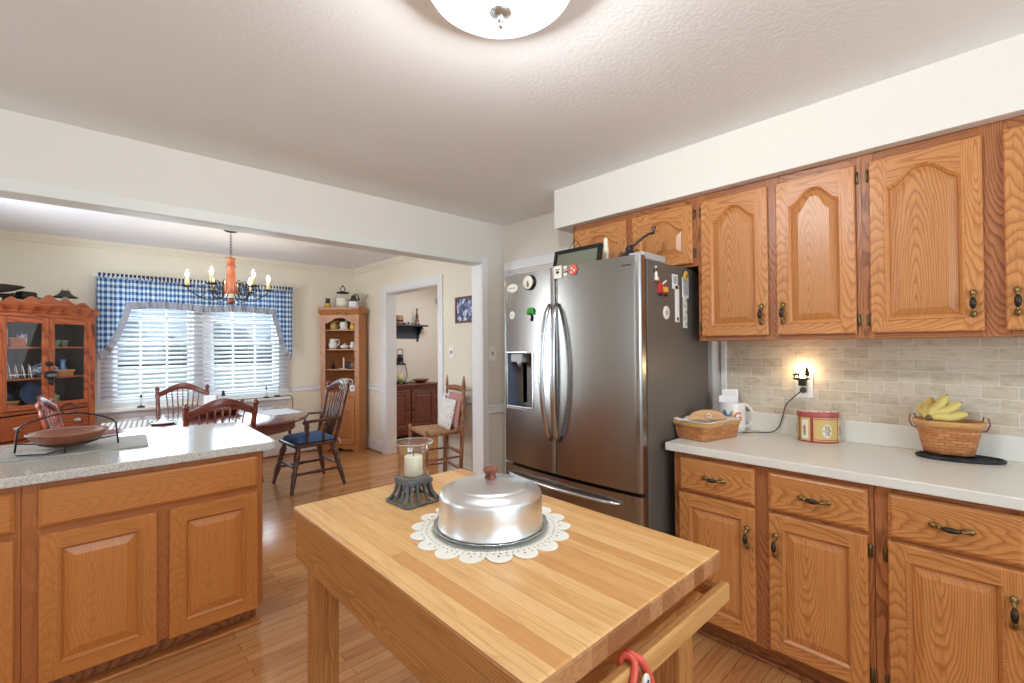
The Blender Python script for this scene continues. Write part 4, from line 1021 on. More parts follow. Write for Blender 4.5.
for sx in (-1, 1):
    for sy in (-1, 1):
        b = MB(); x = sx * (W2 - .062); y = sy * (D2 - .068) + (.02 if sy < 0 else 0); b.box(x - .034, x + .034, y - .034, y + .034, 0, .86); b.build('leg', M['isl_z'], t, bevel=.004)
b = MB(); yb = -D2 - .024
b.box(-W2 + .02, W2 - .012, yb, yb + .022, .820, .860, 0)
o = b.build('towel_bar', [M['bar_x']], t, bevel=.005)
for x in (-W2 + .04, W2 - .034): MB().box(x - .012, x + .012, yb + .022, -D2 + .050, .830, .854).build('bar_bracket', M['isl_y'], o, bevel=.002)

# coral silicone loop with white button, hung over the towel bar
R0 = Rz(IR)
wp = lambda x, y, z: tuple(Vector((IX, IY, 0)) + R0 @ Vector((x, y, z)))
t = thing('pot_holder', 'coral red pot holder loop with white button hung over the towel bar', 'pot holder', wp(-.085, yb + .011, .866), IR)
b = MB()
for w_, lat in ((0, -.012), (1, .012)):
    P = [(lat * 1.0, .014, -.05), (lat * .8, .0135, -.01), (lat * .5, .010, .002), (lat * .3, 0, .004), (lat * .5, -.010, .002), (lat * 1.0, -.015, -.006), (lat * 2.4, -.019, -.04), (lat * 3.2, -.021, -.09)]
    b.tube(smooth(P), .006, 8)
b.build('loop', M['red'], t)
b = disc(.050, .058, .008, 0); b.build('pad', M['red'], t, (0, -.017, -.100))
b = disc(.010, .015, .004, 0); o = b.build('button', M['china'], t, (.004, -.024, -.030))
MB().box(-.002, .002, -.0052, -.003, -.006, .006, 0, Matrix.Rotation(.5, 4, 'Y')).build('thread', M['black'], o)

# crocheted doily
DC = Vector((.768, .902, IT + .0005))
t = thing('doily', 'cream crocheted lace doily with scalloped edge under the cake cover', 'doily', DC, .1)
b = MB(); NS = 18; NT_ = NS * 12; radii = [.10, .128, .134, .139, .147, .152, .160, .166, .172]; 
def rad(j, i):
    r = radii[j] if j < len(radii) else 0
    return r
vs = []; fs = []; rows = radii + [.180, .192, .205]
for j, r in enumerate(rows):
    for i in range(NT_):
        a_ = 2 * PI * i / NT_; ph = (i % 12) / 12 * PI
        k = r if j < len(radii) else r - (r - .172) * (1 - math.sin(ph) ** .55 if 0 < ph < PI else 1)
        vs.append((k * math.cos(a_), k * math.sin(a_), .0012 + .0008 * math.sin(a_ * 5)))
for j in range(len(rows) - 1):
    for i in range(NT_):
        hole_ = (j in (1, 4) and i % 2 == 0) or (j == 6 and i % 3 == 0) or (j == 8 and i % 4 == 1 and 2 < i % 12 < 10)
        if hole_: continue
        i2 = (i + 1) % NT_; fs.append((j * NT_ + i, j * NT_ + i2, (j + 1) * NT_ + i2, (j + 1) * NT_ + i))
b.add(vs, fs, 0, False); b.lathe([(0, .0012), (.10, .0012)], 48); b.build('lace', M['lace'], t, solid=.0018)

# aluminium cake cover on its plate
CC = Vector((.766, .900, IT + .004))
t = thing('cake_carrier', 'round aluminium cake cover with wooden knob on a scalloped metal plate', 'cake cover', CC); t.scale = (.955, .955, .93)
n = 96; b = MB()
prof = [(0, .002), (.11, .002), (.128, .004), (.143, .009), (.152, .0120)]
vs = []; fs = []
for j, (r, z) in enumerate(prof):
    for i in range(n):
        a_ = 2 * PI * i / n; s = 1 + (.008 * math.cos(a_ * 24) if j >= 3 else 0); vs.append((r * s * math.cos(a_), r * s * math.sin(a_), z + (.0012 * math.cos(a_ * 24) if j >= 2 else 0)))
for j in range(len(prof) - 1):
    for i in range(n): i2 = (i + 1) % n; fs.append((j * n + i, j * n + i2, (j + 1) * n + i2, (j + 1) * n + i))
b.add(vs, fs, 0, True); b.build('plate', M['alum2'], t, solid=.0015)
b = MB(); b.lathe([(.1395, .010), (.1415, .010), (.1425, .013), (.1405, .016), (.1385, .020), (.1375, .055), (.137, .090), (.1352, .0965), (.1295, .1025), (.116, .109), (.106, .1128), (.103, .1132), (.101, .1155), (.098, .1168)] + [(.098 - .0082 * i, .1172 + .0014 * i - (.0007 if i % 2 else 0)) for i in range(1, 9)] + [(.018, .1325), (0, .133)], 72)
b.build('cover', M['alum'], t)
MB().lathe([(0, .131), (.017, .131), (.015, .136), (.013, .141), (.018, .149), (.020, .155), (.018, .160), (.010, .163), (0, .1635)], 24).build('knob', wood('knob_wood', (150, 82, 58), (132, 68, 46), (96, 46, 30), 'x'), t)

# candle lantern: square iron foot with flared slats, hurricane glass, candle
HC = Vector((.731, 1.218, IT + .0005))
t = thing('hurricane_holder', 'gray iron candle stand with flared slatted foot and glass hurricane', 'candle holder', HC, math.radians(2))
b = MB(); q = .060; sqr = lambda h, z, r=.012: [(x, y, z) for x, y in rrect(2 * h, 2 * h, r, 3)]
b.tube(sqr(q, .004), .0042, 6, closed=True)
b.loops([sqr(.036, .050, .006), sqr(.040, .056, .006), sqr(.043, .058, .006), sqr(.043, .068, .006), sqr(.040, .071, .006), sqr(.030, .0715, .006)], 0, cap=True)
for s_ in range(4):
    Mr = Rz(s_ * PI / 2)
    for o_ in (-.034, -.013, .013, .034):
        P = [Mr @ Vector((.039, o_ * .9, .060)), Mr @ Vector((.0395, o_ * .92, .046)), Mr @ Vector((.043, o_ * 1.02, .030)), Mr @ Vector((.050, o_ * 1.2, .015)), Mr @ Vector((.060, o_ * 1.35, .004))]
        b.tube(P, .0048, 6, flat=.8)
b.build('stand', M['pewter'], t)
MB().lathe([(r_ * 1.04, .0725 + (z_ - .0965) * 1.06) for r_, z_ in ((0, .0965), (.040, .0965), (.0425, .100), (.043, .12), (.0435, .15), (.046, .172), (.052, .187), (.056, .193), (.0568, .1945), (.0555, .1955), (.051, .189), (.0445, .172), (.042, .15), (.0415, .12), (.041, .102), (0, .100))], 48).build('hurricane_glass', M['hurr'], t)
b = MB(); b.tube([(.0592 * math.cos(2 * PI * i / 48), .0592 * math.sin(2 * PI * i / 48), .1770) for i in range(48)], .0007, 6, closed=True); b.build('glass_rim', M['china'], t)
t = thing('pillar_candle', 'ivory pillar candle with wick inside the hurricane glass', 'candle', HC + Vector((0, 0, .0772)))
MB().lathe([(0, 0), (.0255, 0), (.027, .002), (.027, .056), (.0255, .058), (.012, .0565), (0, .056)], 36).build('wax', M['wax'], t)
MB().tube([(0, 0, .056), (.0005, 0, .064), (.002, 0, .073)], .0012, 6).build('wick', M['black'], t)

# ------------------------------------------------------------------ things on the peninsula
ZC2 = .9145
t = thing('cutting_board', 'gray speckled glass cutting board lying under the wooden bowl stand', 'cutting board', (-.015, 3.02, ZC2), math.radians(-3))
MB().prism(rrect(.52, .37, .02), 0, .007, 'z').build('board', M['board'], t, bevel=.002)
t = thing('bowl_stand', 'black wire stand with tall arched handle holding the wooden bowl', 'stand', (-.045, 2.985, ZC2 + .0075), math.radians(-6)); t.scale = (.92, .92, .86)
b = MB()
P = [(-.190, 0, .004), (-.186, 0, .06), (-.180, 0, .125)] + [(-.180 + .36 * i / 20, 0, .130 + .062 * math.sin(PI * i / 20) ** .8) for i in range(1, 20)] + [(.180, 0, .125), (.186, 0, .06), (.190, 0, .004)]
b.tube(P, .0042, 8); b.tube([(.028 * math.sin(2 * PI * i / 20), 0, .214 - .028 * math.cos(2 * PI * i / 20) + .002) for i in range(20)], .0034, 7, closed=True)
b.build('handle', M['iron'], t)
b = MB(); b.tube([(.115 * math.cos(2 * PI * i / 32), .115 * math.sin(2 * PI * i / 32), .040) for i in range(32)], .0035, 6, closed=True)
for a_ in (-PI / 2, PI / 2): b.tube([(.115 * math.cos(a_), .115 * math.sin(a_), .040), (.12 * math.cos(a_), .12 * math.sin(a_), .02), (.122 * math.cos(a_), .122 * math.sin(a_), .003), (.135 * math.cos(a_), .135 * math.sin(a_), .003)], .0042, 7)
for sg in (-1, 1): b.tube([(sg * .115, 0, .040), (sg * .187, 0, .050)], .0035, 6)
b.build('ring', M['iron'], t)
t = thing('wooden_bowl', 'wide shallow turned wooden bowl on the peninsula', 'bowl', (-.045, 2.985, ZC2 + .019), math.radians(-6)); t.scale = (.90, .90, .88)
MB().lathe([(0, 0), (.055, .0), (.09, .012), (.13, .038), (.152, .068), (.158, .074), (.160, .080), (.156, .082), (.147, .074), (.12, .048), (.08, .028), (.04, .02), (0, .019)], 56).build('bowl', M['bowlwood'], t)
t = thing('handheld_gadget', 'small flat gray gadget lying beside the foot of the bowl stand', 'gadget', (-.150, 2.93, ZC2 + .0075), math.radians(-30))
MB().prism(rrect(.115, .062, .012), 0, .012, 'z').build('body', M['grayplastic'], t, bevel=.004)
MB().prism(rrect(.088, .040, .006), .012, .0128, 'z').build('screen', M['cream'], t)
MB().prism(rrect(.117, .064, .012), .0015, .006, 'z').build('edge', M['darkgray'], t)
# ------------------------------------------------------------------ dining chairs (front = local +x)
LEGP = [(0, .017), (.06, .019), (.10, .014), (.13, .021), (.22, .024), (.30, .019), (.34, .013), (.37, .021), (.42, .020), (.52, .015), (.56, .020), (.62, .021), (.80, .016), (.97, .012), (1, .012)]
POSTP = [(0, .017), (.08, .019), (.14, .013), (.18, .020), (.45, .021), (.78, .018), (.82, .022), (.86, .020), (.90, .013), (.93, .019), (.955, .023), (.98, .016), (1, .004)]
STRP = [(0, .008), (.15, .011), (.3, .009), (.5, .015), (.7, .009), (.85, .011), (1, .008)]
SPP = [(0, .007), (.3, .010), (.5, .007), (.8, .006), (1, .005)]
def make_chair(name, label, loc, rz, fam, top=1.0, w=.46, d=.43, sh=.44, arms=False, cushion=None, lean=.13, group=None, nsp=7, splay=.05, fat=1.0):
    t = thing(name, label, 'chair', loc, rz, group)
    G = lambda P_: [(q_, r_ * fat) for q_, r_ in P_]
    m = [M[fam + '_z']]; mx = [M[fam + '_x']]; my = [M[fam + '_y']]
    hw, hd = w / 2, d / 2
    P = []
    for (x, y, r) in ((hd, hw, .06), (-hd, hw * .86, .05), (-hd, -hw * .86, .05), (hd, -hw, .06)): P.append((x, y, r))
    poly = []
    for i, (x, y, r) in enumerate(P):
        sx = 1 if x > 0 else -1; sy = 1 if y > 0 else -1
        a0 = {(1, 1): 0, (-1, 1): PI / 2, (-1, -1): PI, (1, -1): 3 * PI / 2}[(sx, sy)]
        poly += arc((x - sx * r, y - sy * r), r, a0, a0 + PI / 2, 6)
    b = MB(); n = len(poly); sc = lambda k, z: [(x * k, y * k, z) for x, y in poly]
    b.loops([sc(.2, sh - .036), sc(.90, sh - .036), sc(.985, sh - .026), sc(1, sh - .012), sc(.985, sh), sc(.93, sh + .003), sc(.55, sh - .008), sc(.2, sh - .010)], 0, True)
    b.build('seat', mx, t)
    feet = {}
    for sx in (1, -1):
        for sy in (1, -1):
            tp = (sx * hd * .74, sy * hw * .70, sh - .03); ft = (sx * (hd + splay * .4), sy * (hw * .70 + splay), 0); feet[(sx, sy)] = (Vector(tp), Vector(ft))
            MB().turned(tp, ft, G(LEGP), 12).build('leg', m, t)
    at = lambda k, q: feet[k][0].lerp(feet[k][1], q)
    for sy in (1, -1):
        MB().turned(at((1, sy), .60), at((-1, sy), .60), G(STRP), 10).build('stretcher', mx, t)
    MB().turned(at((1, 1), .45), at((1, -1), .45), G(STRP), 10).build('stretcher', my, t)
    MB().turned(at((-1, 1), .5), at((-1, -1), .5), G(STRP), 10).build('stretcher', my, t)
    bw = hw * .84; xb = -hd * .80; H = top - sh; tilt = lambda z: xb - lean * (z - sh) / H - .02 * ((z - sh) / H) ** 2
    for sy in (1, -1):
        p0 = (xb, sy * bw, sh - .01); p1 = (tilt(top), sy * (bw + .022), top)
        MB().turned(p0, p1, POSTP, 12).build('back_post', m, t)
    # arched crest rail, bowed backwards a little
    zc = top - .115; b = MB(); vs = []; L = []
    k = 18
    for i in range(k + 1):
        s = i / k; y = (bw + .018) * (2 * s - 1); rise = .075 * (math.sin(PI * s) ** 1.4); bow = -.035 * math.sin(PI * s); th = .052 + .012 * math.sin(PI * s)
        x = tilt(zc + rise) + bow
        L.append([(x - .010, y, zc + rise), (x + .010, y, zc + rise), (x + .009, y, zc + rise + th), (x - .008, y, zc + rise + th)])
    b.loops(L, 0, True); b.add(L[0], [(3, 2, 1, 0)]); b.build('crest_rail', my, t, bevel=.004)
    for i in range(nsp):
        s = (i + 1) / (nsp + 1); y1 = (bw) * (2 * s - 1) * .98; y0 = y1 * .62; rise = .075 * (math.sin(PI * (y1 / (bw + .018) + 1) / 2) ** 1.4)
        bow = -.035 * math.sin(PI * (y1 / (bw + .018) + 1) / 2)
        MB().turned((xb + .005 - .01 * (1 - abs(2 * s - 1)), y0, sh - .005), (tilt(zc + rise) + bow, y1, zc + rise + .012), SPP if not arms else [(0, .008), (.3, .016), (.55, .013), (.8, .008), (1, .006)], 8).build('spindle', m, t)
    if arms:
        for sy in (1, -1):
            za = sh + .215; y = sy * (hw - .012)
            b = MB(); b.tube(smooth([(tilt(za), sy * (bw + .005), za + .012), (-.06, y + sy * .025, za + .012), (hd * .30, y + sy * .035, za + .008), (hd * .58, y + sy * .030, za + .002), (hd * .70, y + sy * .022, za - .008)]), [.022] * 10 + [.026] * 14 + [.022], 10, flat=.55)
            b.build('arm', mx, t)
            MB().turned((hd * .45, sy * (hw - .035), sh - .005), (hd * .50, y + sy * .030, za), [(0, .013), (.12, .016), (.2, .011), (.45, .020), (.7, .014), (.8, .018), (1, .011)], 10).build('arm_post', m, t)
            MB().turned((-hd * .25, sy * (hw * .86), sh - .005), (-hd * .25, y + sy * .028, za + .004), [(0, .010), (.3, .014), (.5, .009), (.7, .014), (1, .009)], 10).build('arm_post', m, t)
    return t
CG = 'dining chairs at the oval table'
make_chair('dining_chair', 'mahogany spindle chair in front of the table, its back rising behind the peninsula', (.745, 4.19, 0), PI / 2, 'mah', 1.0, .47, .42, .44, group=CG)
make_chair('dining_chair', 'mahogany spindle chair on the window side of the table, facing the kitchen', (.74, 5.62, 0), -PI / 2 - .12, 'mah', 1.0, .46, .42, .44, group=CG)
make_chair('dining_chair', 'mahogany spindle chair at the left end of the table before the glass hutch', (.10, 5.02, 0), -.12, 'mah', 1.0, .46, .42, .44, group=CG)
AC = make_chair('armchair', 'dark spindle armchair with blue tied seat cushion at the right end of the table', (1.69, 4.845, 0), PI + .02, 'dark', 1.02, .52, .45, .45, arms=True, group=None, nsp=6, lean=.11, splay=.08, fat=1.3)
t = thing('seat_cushion', 'tufted blue cloth cushion on the seat of the dark armchair', 'cushion', (1.69, 4.845, .456), PI + .02)
b = MB()
def cu_(u, v):
    x = (u - .5) * .40; y = (v - .5) * .44; e = max(abs(2 * u - 1), abs(2 * v - 1)); tuft = sum(math.exp(-((x - a_) ** 2 + (y - c_) ** 2) / .0016) for a_ in (-.09, .09) for c_ in (-.1, .1))
    return (x * (1 - .05 * (e > .9)), y * (1 - .05 * (e > .9)), .050 * (1 - e ** 5) - .022 * tuft * (1 - e ** 5) + .004)
b.grid(cu_, 30, 30); b.grid(lambda u, v: (cu_(u, v)[0], cu_(u, v)[1], 0.0), 8, 8)
b.build('cushion_cover', M['cushion'], t)
for sy in (-1, 1):
    b = MB(); b.tube([(-.20, sy * .19, .012), (-.225, sy * .215, .0), (-.235, sy * .22, -.05)], .005, 6); b.build('tie', M['paper'], t)

# ladder-back rush chair against the dining wall
t = thing('rush_chair', 'tall ladder-back chair with woven rush seat beside the doorway', 'chair', (2.604, 3.918, 0), math.radians(166))
W, D, sh, top = .50, .36, .545, 1.095
PF = [(0, .016), (.05, .019), (.75, .019), (.95, .020), (.985, .017), (1, .006)]
PBK = [(0, .016), (.05, .019), (.5, .019), (.86, .017), (.87, .013), (.885, .019), (.93, .018), (.97, .012), (1, .003)]
fl = [(D / 2, s_ * W / 2) for s_ in (1, -1)]; bl = [(-D / 2, s_ * W / 2 * .88) for s_ in (1, -1)]
for x, y in fl: MB().turned((x, y, 0), (x, y, sh + .045), PF, 12).build('leg', M['ash_z'], t)
for x, y in bl: MB().turned((x, y, 0), (x - .045, y, top), PBK, 12).build('back_post', M['ash_z'], t)
b = MB()
def rs(u, v):
    x = (u - .5) * D * .98; k = 1 - .06 * (1 - u); y = (v - .5) * W * k * .97; e = max(abs(2 * u - 1), abs(2 * v - 1))
    return (x, y, sh + .008 - .012 * (1 - e) + (.0 if e < .95 else -.01))
def ruv(u, v): return (abs(u - v), max(abs(2 * u - 1), abs(2 * v - 1)) * .2)
b.grid(rs, 24, 24, uvf=ruv); b.build('rush_seat', M['rush'], t, solid=.02)
for (p, q) in ((fl[0], fl[1]), (bl[0], bl[1]), (fl[0], bl[0]), (fl[1], bl[1])):
    b = MB(); b.tube([(p[0], p[1], sh - .004), (q[0], q[1], sh - .004)], .013, 8); b.build('seat_rail', M['ash_x'], t)
for z in (.17, .33):
    for (p, q, dz) in ((fl[0], fl[1], .03), (bl[0], bl[1], 0), (fl[0], bl[0], -.03), (fl[1], bl[1], -.03)):
        b = MB(); b.turned((p[0], p[1], z + dz), (q[0], q[1], z + dz), [(0, .009), (.5, .013), (1, .009)], 8); b.build('rung', M['ash_x'], t)
for z in (.69, .82, .95):
    b = MB(); L = []
    for i in range(13):
        s = i / 12; y = W * .44 * (2 * s - 1); x = -D / 2 - .045 * (z / top) - .02 * math.sin(PI * s); hh = .022 + .018 * math.sin(PI * s)
        L.append([(x - .004, y, z - .02), (x + .004, y, z - .02), (x + .004, y, z + hh), (x - .004, y, z + hh)])
    b.loops(L, 0, True); b.add(L[0], [(3, 2, 1, 0)]); b.build('slat', M['ash_y'], t)
t = thing('throw_pillow', 'white flower-print pillow leaning on the back of the rush chair', 'pillow', (2.697, 3.903, sh + .012), math.radians(166))
def pil(sg, w_, h_):
    def f_(u, v):
        y = (u - .5) * w_; z = v * h_; k = (1 - abs(2 * u - 1) ** 4) * (1 - abs(2 * v - 1) ** 4)
        return (sg * .045 * k ** .6, y, z)
    return f_
b = MB(); b.grid(pil(1, .33, .30), 16, 16); b.grid(pil(-1, .33, .30), 16, 16, flip=True)
b.build('pillow_case', M['quilt'], t, (0, 0, 0), (0, math.radians(-14), 0))
t = thing('folded_throw', 'dusty pink cloth tucked behind the flower-print pillow on the rush chair', 'cloth', (2.741, 3.848, sh + .012), math.radians(166))
b = MB(); b.grid(pil(.55, .34, .36), 16, 16); b.grid(pil(-.55, .34, .36), 16, 16, flip=True)
b.build('cloth', plain('dusty_pink_cloth', (190, 140, 134), .95), t, (0, 0, 0), (0, math.radians(-10), 0))

# ------------------------------------------------------------------ oval table and what lies on it
TX, TY, TA, TB, TZ = .82, 4.87, .81, .72, .75
t = thing('dining_table', 'oval dark red wooden dining table by the window', 'table', (TX, TY, 0))
se = lambda k, z, p=2.5: [(TA * k * abs(math.cos(a_)) ** (2 / p) * (1 if math.cos(a_) >= 0 else -1), TB * k * abs(math.sin(a_)) ** (2 / p) * (1 if math.sin(a_) >= 0 else -1), z) for a_ in [2 * PI * i / 72 for i in range(72)]]
b = MB(); b.loops([se(.3, TZ - .030), se(.975, TZ - .030), se(.99, TZ - .024), se(1, TZ - .012), se(.992, TZ - .002), se(.985, TZ), se(.3, TZ)], 0, True); b.build('tabletop', wood('table_top_red', (124, 62, 50), (110, 52, 42), (82, 36, 30), 'x', rough=.14, rings=40, coat=.6), t)
b = MB(); b.loops([se(.86, TZ - .03), se(.86, TZ - .115), se(.84, TZ - .115), se(.84, TZ - .03)], 0, False, cap=False); b.build('apron', M['mah_x'], t)
for sx in (-1, 1):
    for sy in (-1, 1): MB().turned((sx * .30, sy * .42, TZ - .03), (sx * .31, sy * .44, 0), [(0, .030), (.12, .030), (.16, .022), (.2, .034), (.35, .038), (.6, .026), (.7, .034), (.74, .022), (.95, .018), (1, .020)], 14).build('leg', M['mah_z'], t)
def flat(name, label, cat, x, y, w_, d_, rz, mat, th=.003, z=TZ):
    o = MB().prism(rrect(w_, d_, .008), 0, th, 'z').build(name, mat, None, (x, y, z + .0005), (0, 0, rz)); return tag(o, label, cat)
flat('placemat', 'striped ticking placemat on the left end of the dining table', 'placemat', .27, 5.02, .34, .44, -.1, M['stripe'])
flat('placemat', 'gray checked placemat on the right end of the table before the armchair', 'placemat', 1.42, 4.90, .32, .44, .06, M['mat'])
t = thing('napkin_plate', 'white blue-rimmed plate with folded napkin between the two left chairs', 'plate', (.50, 4.86, TZ + .0005))
MB().lathe([(0, .003), (.06, .003), (.07, .0), (.095, .009), (.10, .012), (.094, .011), (.06, .006), (0, .006)], 36).build('plate', [M['china']], t)
b = MB(); b.tube([(.096 * math.cos(2 * PI * i / 36), .096 * math.sin(2 * PI * i / 36), .0115) for i in range(36)], .0035, 6, closed=True); b.build('rim_band', M['navy'], t)
b = MB(); b.loops([[(-.05, -.04, .007), (.05, -.04, .007), (.05, .04, .007), (-.05, .04, .007)], [(-.012, -.008, .05), (.016, -.008, .05), (.016, .008, .05), (-.012, .008, .05)], [(-.006, -.004, .075), (.006, -.004, .075), (.006, .004, .075), (-.006, .004, .075)]]); b.build('napkin', M['paper'], t, bevel=.003)
t = thing('dough_bowl', 'long reddish wooden tray bowl in the middle of the table', 'bowl', (.93, 5.17, TZ + .0005), .25)
b = MB(); ov2 = lambda k, z: [(.27 * k * math.cos(2 * PI * i / 40), .11 * k * math.sin(2 * PI * i / 40), z) for i in range(40)]
b.loops([ov2(.3, 0), ov2(.72, 0), ov2(.95, .035), ov2(1, .058), ov2(.97, .060), ov2(.9, .036), ov2(.68, .012), ov2(.2, .012)], 0, True); b.build('bowl', M['mah_x'], t)
t = thing('napkin_holder', 'white block of paper napkins standing in the tray bowl', 'napkin holder', (.90, 5.19, TZ + .02), -.5)
MB().box(-.055, .055, -.02, .02, 0, .165).build('napkins', M['paper'], t, bevel=.004); MB().box(-.06, .06, -.03, .03, -.004, .012).build('holder', M['iron'], t)
t = thing('pepper_mill', 'slim white mill with black cap beside the napkins on the table', 'mill', (1.005, 5.20, TZ + .018))
MB().lathe([(0, 0), (.021, 0), (.020, .06), (.016, .10), (.017, .155), (0, .156)], 16).build('body', M['paper'], t); MB().lathe([(.018, .154), (.019, .16), (.014, .175), (.010, .180), (.014, .19), (.009, .205), (0, .208)], 16).build('cap', M['black'], t)
for i, (x, y, a_, lb) in enumerate(((1.06, 5.12, .5, 'thin dark wooden stick leaning out of the tray bowl'), (1.12, 5.16, .8, 'thick dark wooden utensil leaning out of the tray bowl to the right'))):
    t = thing('wooden_utensil', lb, 'utensil', (x, y, TZ + .03)); MB().turned((-.02, 0, 0), (.05, -.02 + .02 * i, .10), [(0, .008), (.6, .010 + .004 * i), (.9, .014 + .005 * i), (1, .005)], 8).build('stick', M['dark_x'], t)
t = thing('dried_flowers', 'small bunch of purple and brown dried flowers in the tray bowl', 'flowers', (.86, 5.12, TZ + .018))
b = MB(); rr = random.Random(5)
for i in range(26): b.ell((rr.uniform(-.07, .09), rr.uniform(-.03, .03), rr.uniform(.02, .075)), (rr.uniform(.008, .014),) * 3, 8, 6, i % 3)
b.build('blossoms', [plain('dried_purple', (98, 84, 130), .9), M['amber'], M['olive']], t)

# ------------------------------------------------------------------ chandelier
CH = (1.016, 4.93)
t = thing('chandelier', 'wooden turned chandelier with curled iron arms and lit candle bulbs over the table', 'chandelier', (CH[0], CH[1], 2.50))
MB().lathe([(0, 0), (.062, 0), (.060, -.010), (.045, -.020), (.012, -.028), (0, -.028)], 28).build('canopy', M['iron'], t)
b = MB()
for i in range(8):
    z = -.032 - i * .027; c = Vector((0, 0, z - .012)); P = []
    for j in range(12):
        a_ = 2 * PI * j / 12; u = .008 * math.cos(a_); v_ = .017 * math.sin(a_); P.append(c + (Vector((u, 0, v_)) if i % 2 else Vector((0, u, v_))))
    b.tube(P, .0022, 6, closed=True)
b.build('chain', M['iron'], t)
MB().lathe([(0, -.255), (.012, -.256), (.024, -.262), (.042, -.268), (.044, -.278), (.032, -.286), (.034, -.33), (.040, -.345), (.042, -.355), (.037, -.36), (.038, -.42), (.048, -.50), (.058, -.56), (.060, -.585), (.052, -.60), (.054, -.606)], 28).build('column', wood('chandelier_wood', (178, 104, 72), (160, 86, 58), (124, 62, 42), 'z', rings=60, figure=.3), t)
MB().lathe([(.052, -.604), (.050, -.620), (.040, -.628), (.042, -.636), (.030, -.644)], 28).build('ring', M['cream'], t)
MB().lathe([(.030, -.642), (.022, -.648), (.020, -.655), (.034, -.668), (.037, -.680), (.030, -.698), (.014, -.706), (0, -.708)], 24).build('ball', M['mah_z'], t)
Fw = Vector((.685, .729, 0)); Rw = Vector((.729, -.685, 0))
for (s_, d_) in ((-.27, -.2), (.045, -.345), (.30, -.16), (.27, .15), (-.012, .33), (-.275, .15)):
    e = Rw * s_ + Fw * d_; L = e.length; e = e / L
    P = [e * .05 + Vector((0, 0, -.60)), e * (L * .28) + Vector((0, 0, -.655)), e * (L * .6) + Vector((0, 0, -.665)), e * (L * .92) + Vector((0, 0, -.60)), e * L + Vector((0, 0, -.560))]
    b = MB(); b.tube(smooth(P), .0045, 7)
    cc = e * (L * .33) + Vector((0, 0, -.56)); b.tube([cc + e * (.05 * (1 - i / 30) * math.cos(i * .42 - 1.2)) + Vector((0, 0, .095 * (1 - i / 34) * math.sin(i * .42 - 1.2))) for i in range(22)], .0032, 6)
    cc = e * (L * .72) + Vector((0, 0, -.59)); b.tube([cc + e * (.045 * (1 - i / 30) * math.cos(i * .42 + 2)) + Vector((0, 0, .06 * (1 - i / 34) * math.sin(i * .42 + 2))) for i in range(20)], .003, 6)
    a_ = b.build('arm', M['iron'], t)
    MB().lathe([(0, -.565), (.030, -.563), (.045, -.555), (.047, -.551), (.030, -.557), (.012, -.555), (0, -.555)], 18).build('drip_pan', M['iron'], a_, tuple(e * L))
    MB().lathe([(.0, -.556), (.0125, -.556), (.0125, -.480), (.006, -.477), (0, -.477)], 14).build('candle_sleeve', plain('candle_sleeve_cream', (238, 212, 140), .5), a_, tuple(e * L))
    MB().lathe([(0, -.477), (.007, -.473), (.013, -.455), (.012, -.440), (.006, -.420), (0, -.405)], 12).build('bulb', emissive('candle_bulb_glow', (255, 238, 206), 120), a_, tuple(e * L))
# ------------------------------------------------------------------ blinds, valance, sill
for (x0, x1, lab) in ((.135, 1.012, 'white slatted blind in the left half of the dining window'), (1.018, 1.945, 'white slatted blind in the right half of the dining window')):
    t = thing('window_blind', lab, 'blind', ((x0 + x1) / 2, 6.298, 0), 0, 'blinds in the dining window'); hw = (x1 - x0) / 2 - .004
    MB().box(-hw, hw, -.022, .026, 1.99, 2.045).build('head_rail', M['white'], t, bevel=.003)
    b = MB(); k = 0; z = .885; tl = math.radians(32)
    while z < 1.985:
        c_, s_ = .025 * math.cos(tl), .025 * math.sin(tl)
        P = [(-hw, -c_, z - s_), (hw, -c_, z - s_), (hw, 0, z + .003), (-hw, 0, z + .003), (hw, c_, z + s_), (-hw, c_, z + s_)]
        b.add(P, [(0, 1, 2, 3), (3, 2, 4, 5)], 0, True); z += .050
    b.build('slats', M['slat'], t, solid=.0025, fixn=False)
    MB().box(-hw, hw, -.024, .024, .842, .860).build('bottom_rail', M['white'], t, bevel=.003)
    b = MB()
    for x in (-hw * .72, 0, hw * .72): b.box(x - .0015, x + .0015, -.0255, -.0245, .86, 1.98)
    b.build('ladder_cord', M['white'], t)
n = NT('dark_check_heading'); sx = n.n('SeparateXYZ'); n.l(n.coord('UV'), sx.inputs[0]); c = n.ramp(n.math('FRACT', n.math('MULTIPLY', sx.outputs[0], 1 / .09)), [(0, srgb(226, 230, 236)), (.38, srgb(52, 58, 84))], 'CONSTANT'); n.l(c, n.p.inputs['Base Color']); n.setp(Roughness=.9); M['ginghamdark'] = n.mat
t = thing('valance', 'blue gingham swag valance with gray ruffle hung over the dining window', 'curtain', (1.037, 6.245, 0))
HW = .931
def bot(u):      # lower edge of the check cloth, u in [-1,1]
    a_ = abs(u); side = 1.35 if u < 0 else 1.29; lo = .755 if u < 0 else .79
    mid = 1.885 - .012 * math.cos(u * 8)
    if a_ < lo: return mid
    e = (a_ - lo) / (1 - lo); return mid - (mid - side) * (1 - (1 - e) ** 1.8)
def yv(u, k): return -.034 - .016 * math.sin(u * HW * 58 + 1.5 * math.sin(u * 7)) * (.6 + .4 * k) - .008 * math.sin(u * HW * 131 + 1)
def vf(u, v):
    s = 2 * u - 1; zb = bot(s); z = 2.115 + (zb - 2.115) * v; return (s * HW, yv(s, v), z)
b = MB(); b.grid(vf, 260, 14, uvf=lambda u, v: ((2 * u - 1) * HW * 1.75 + .012 * math.sin(u * 43) + .008 * math.sin(u * 91), (2.115 + (bot(2 * u - 1) - 2.115) * v)))
b.build('check_cloth', M['gingham'], t, fixn=False)
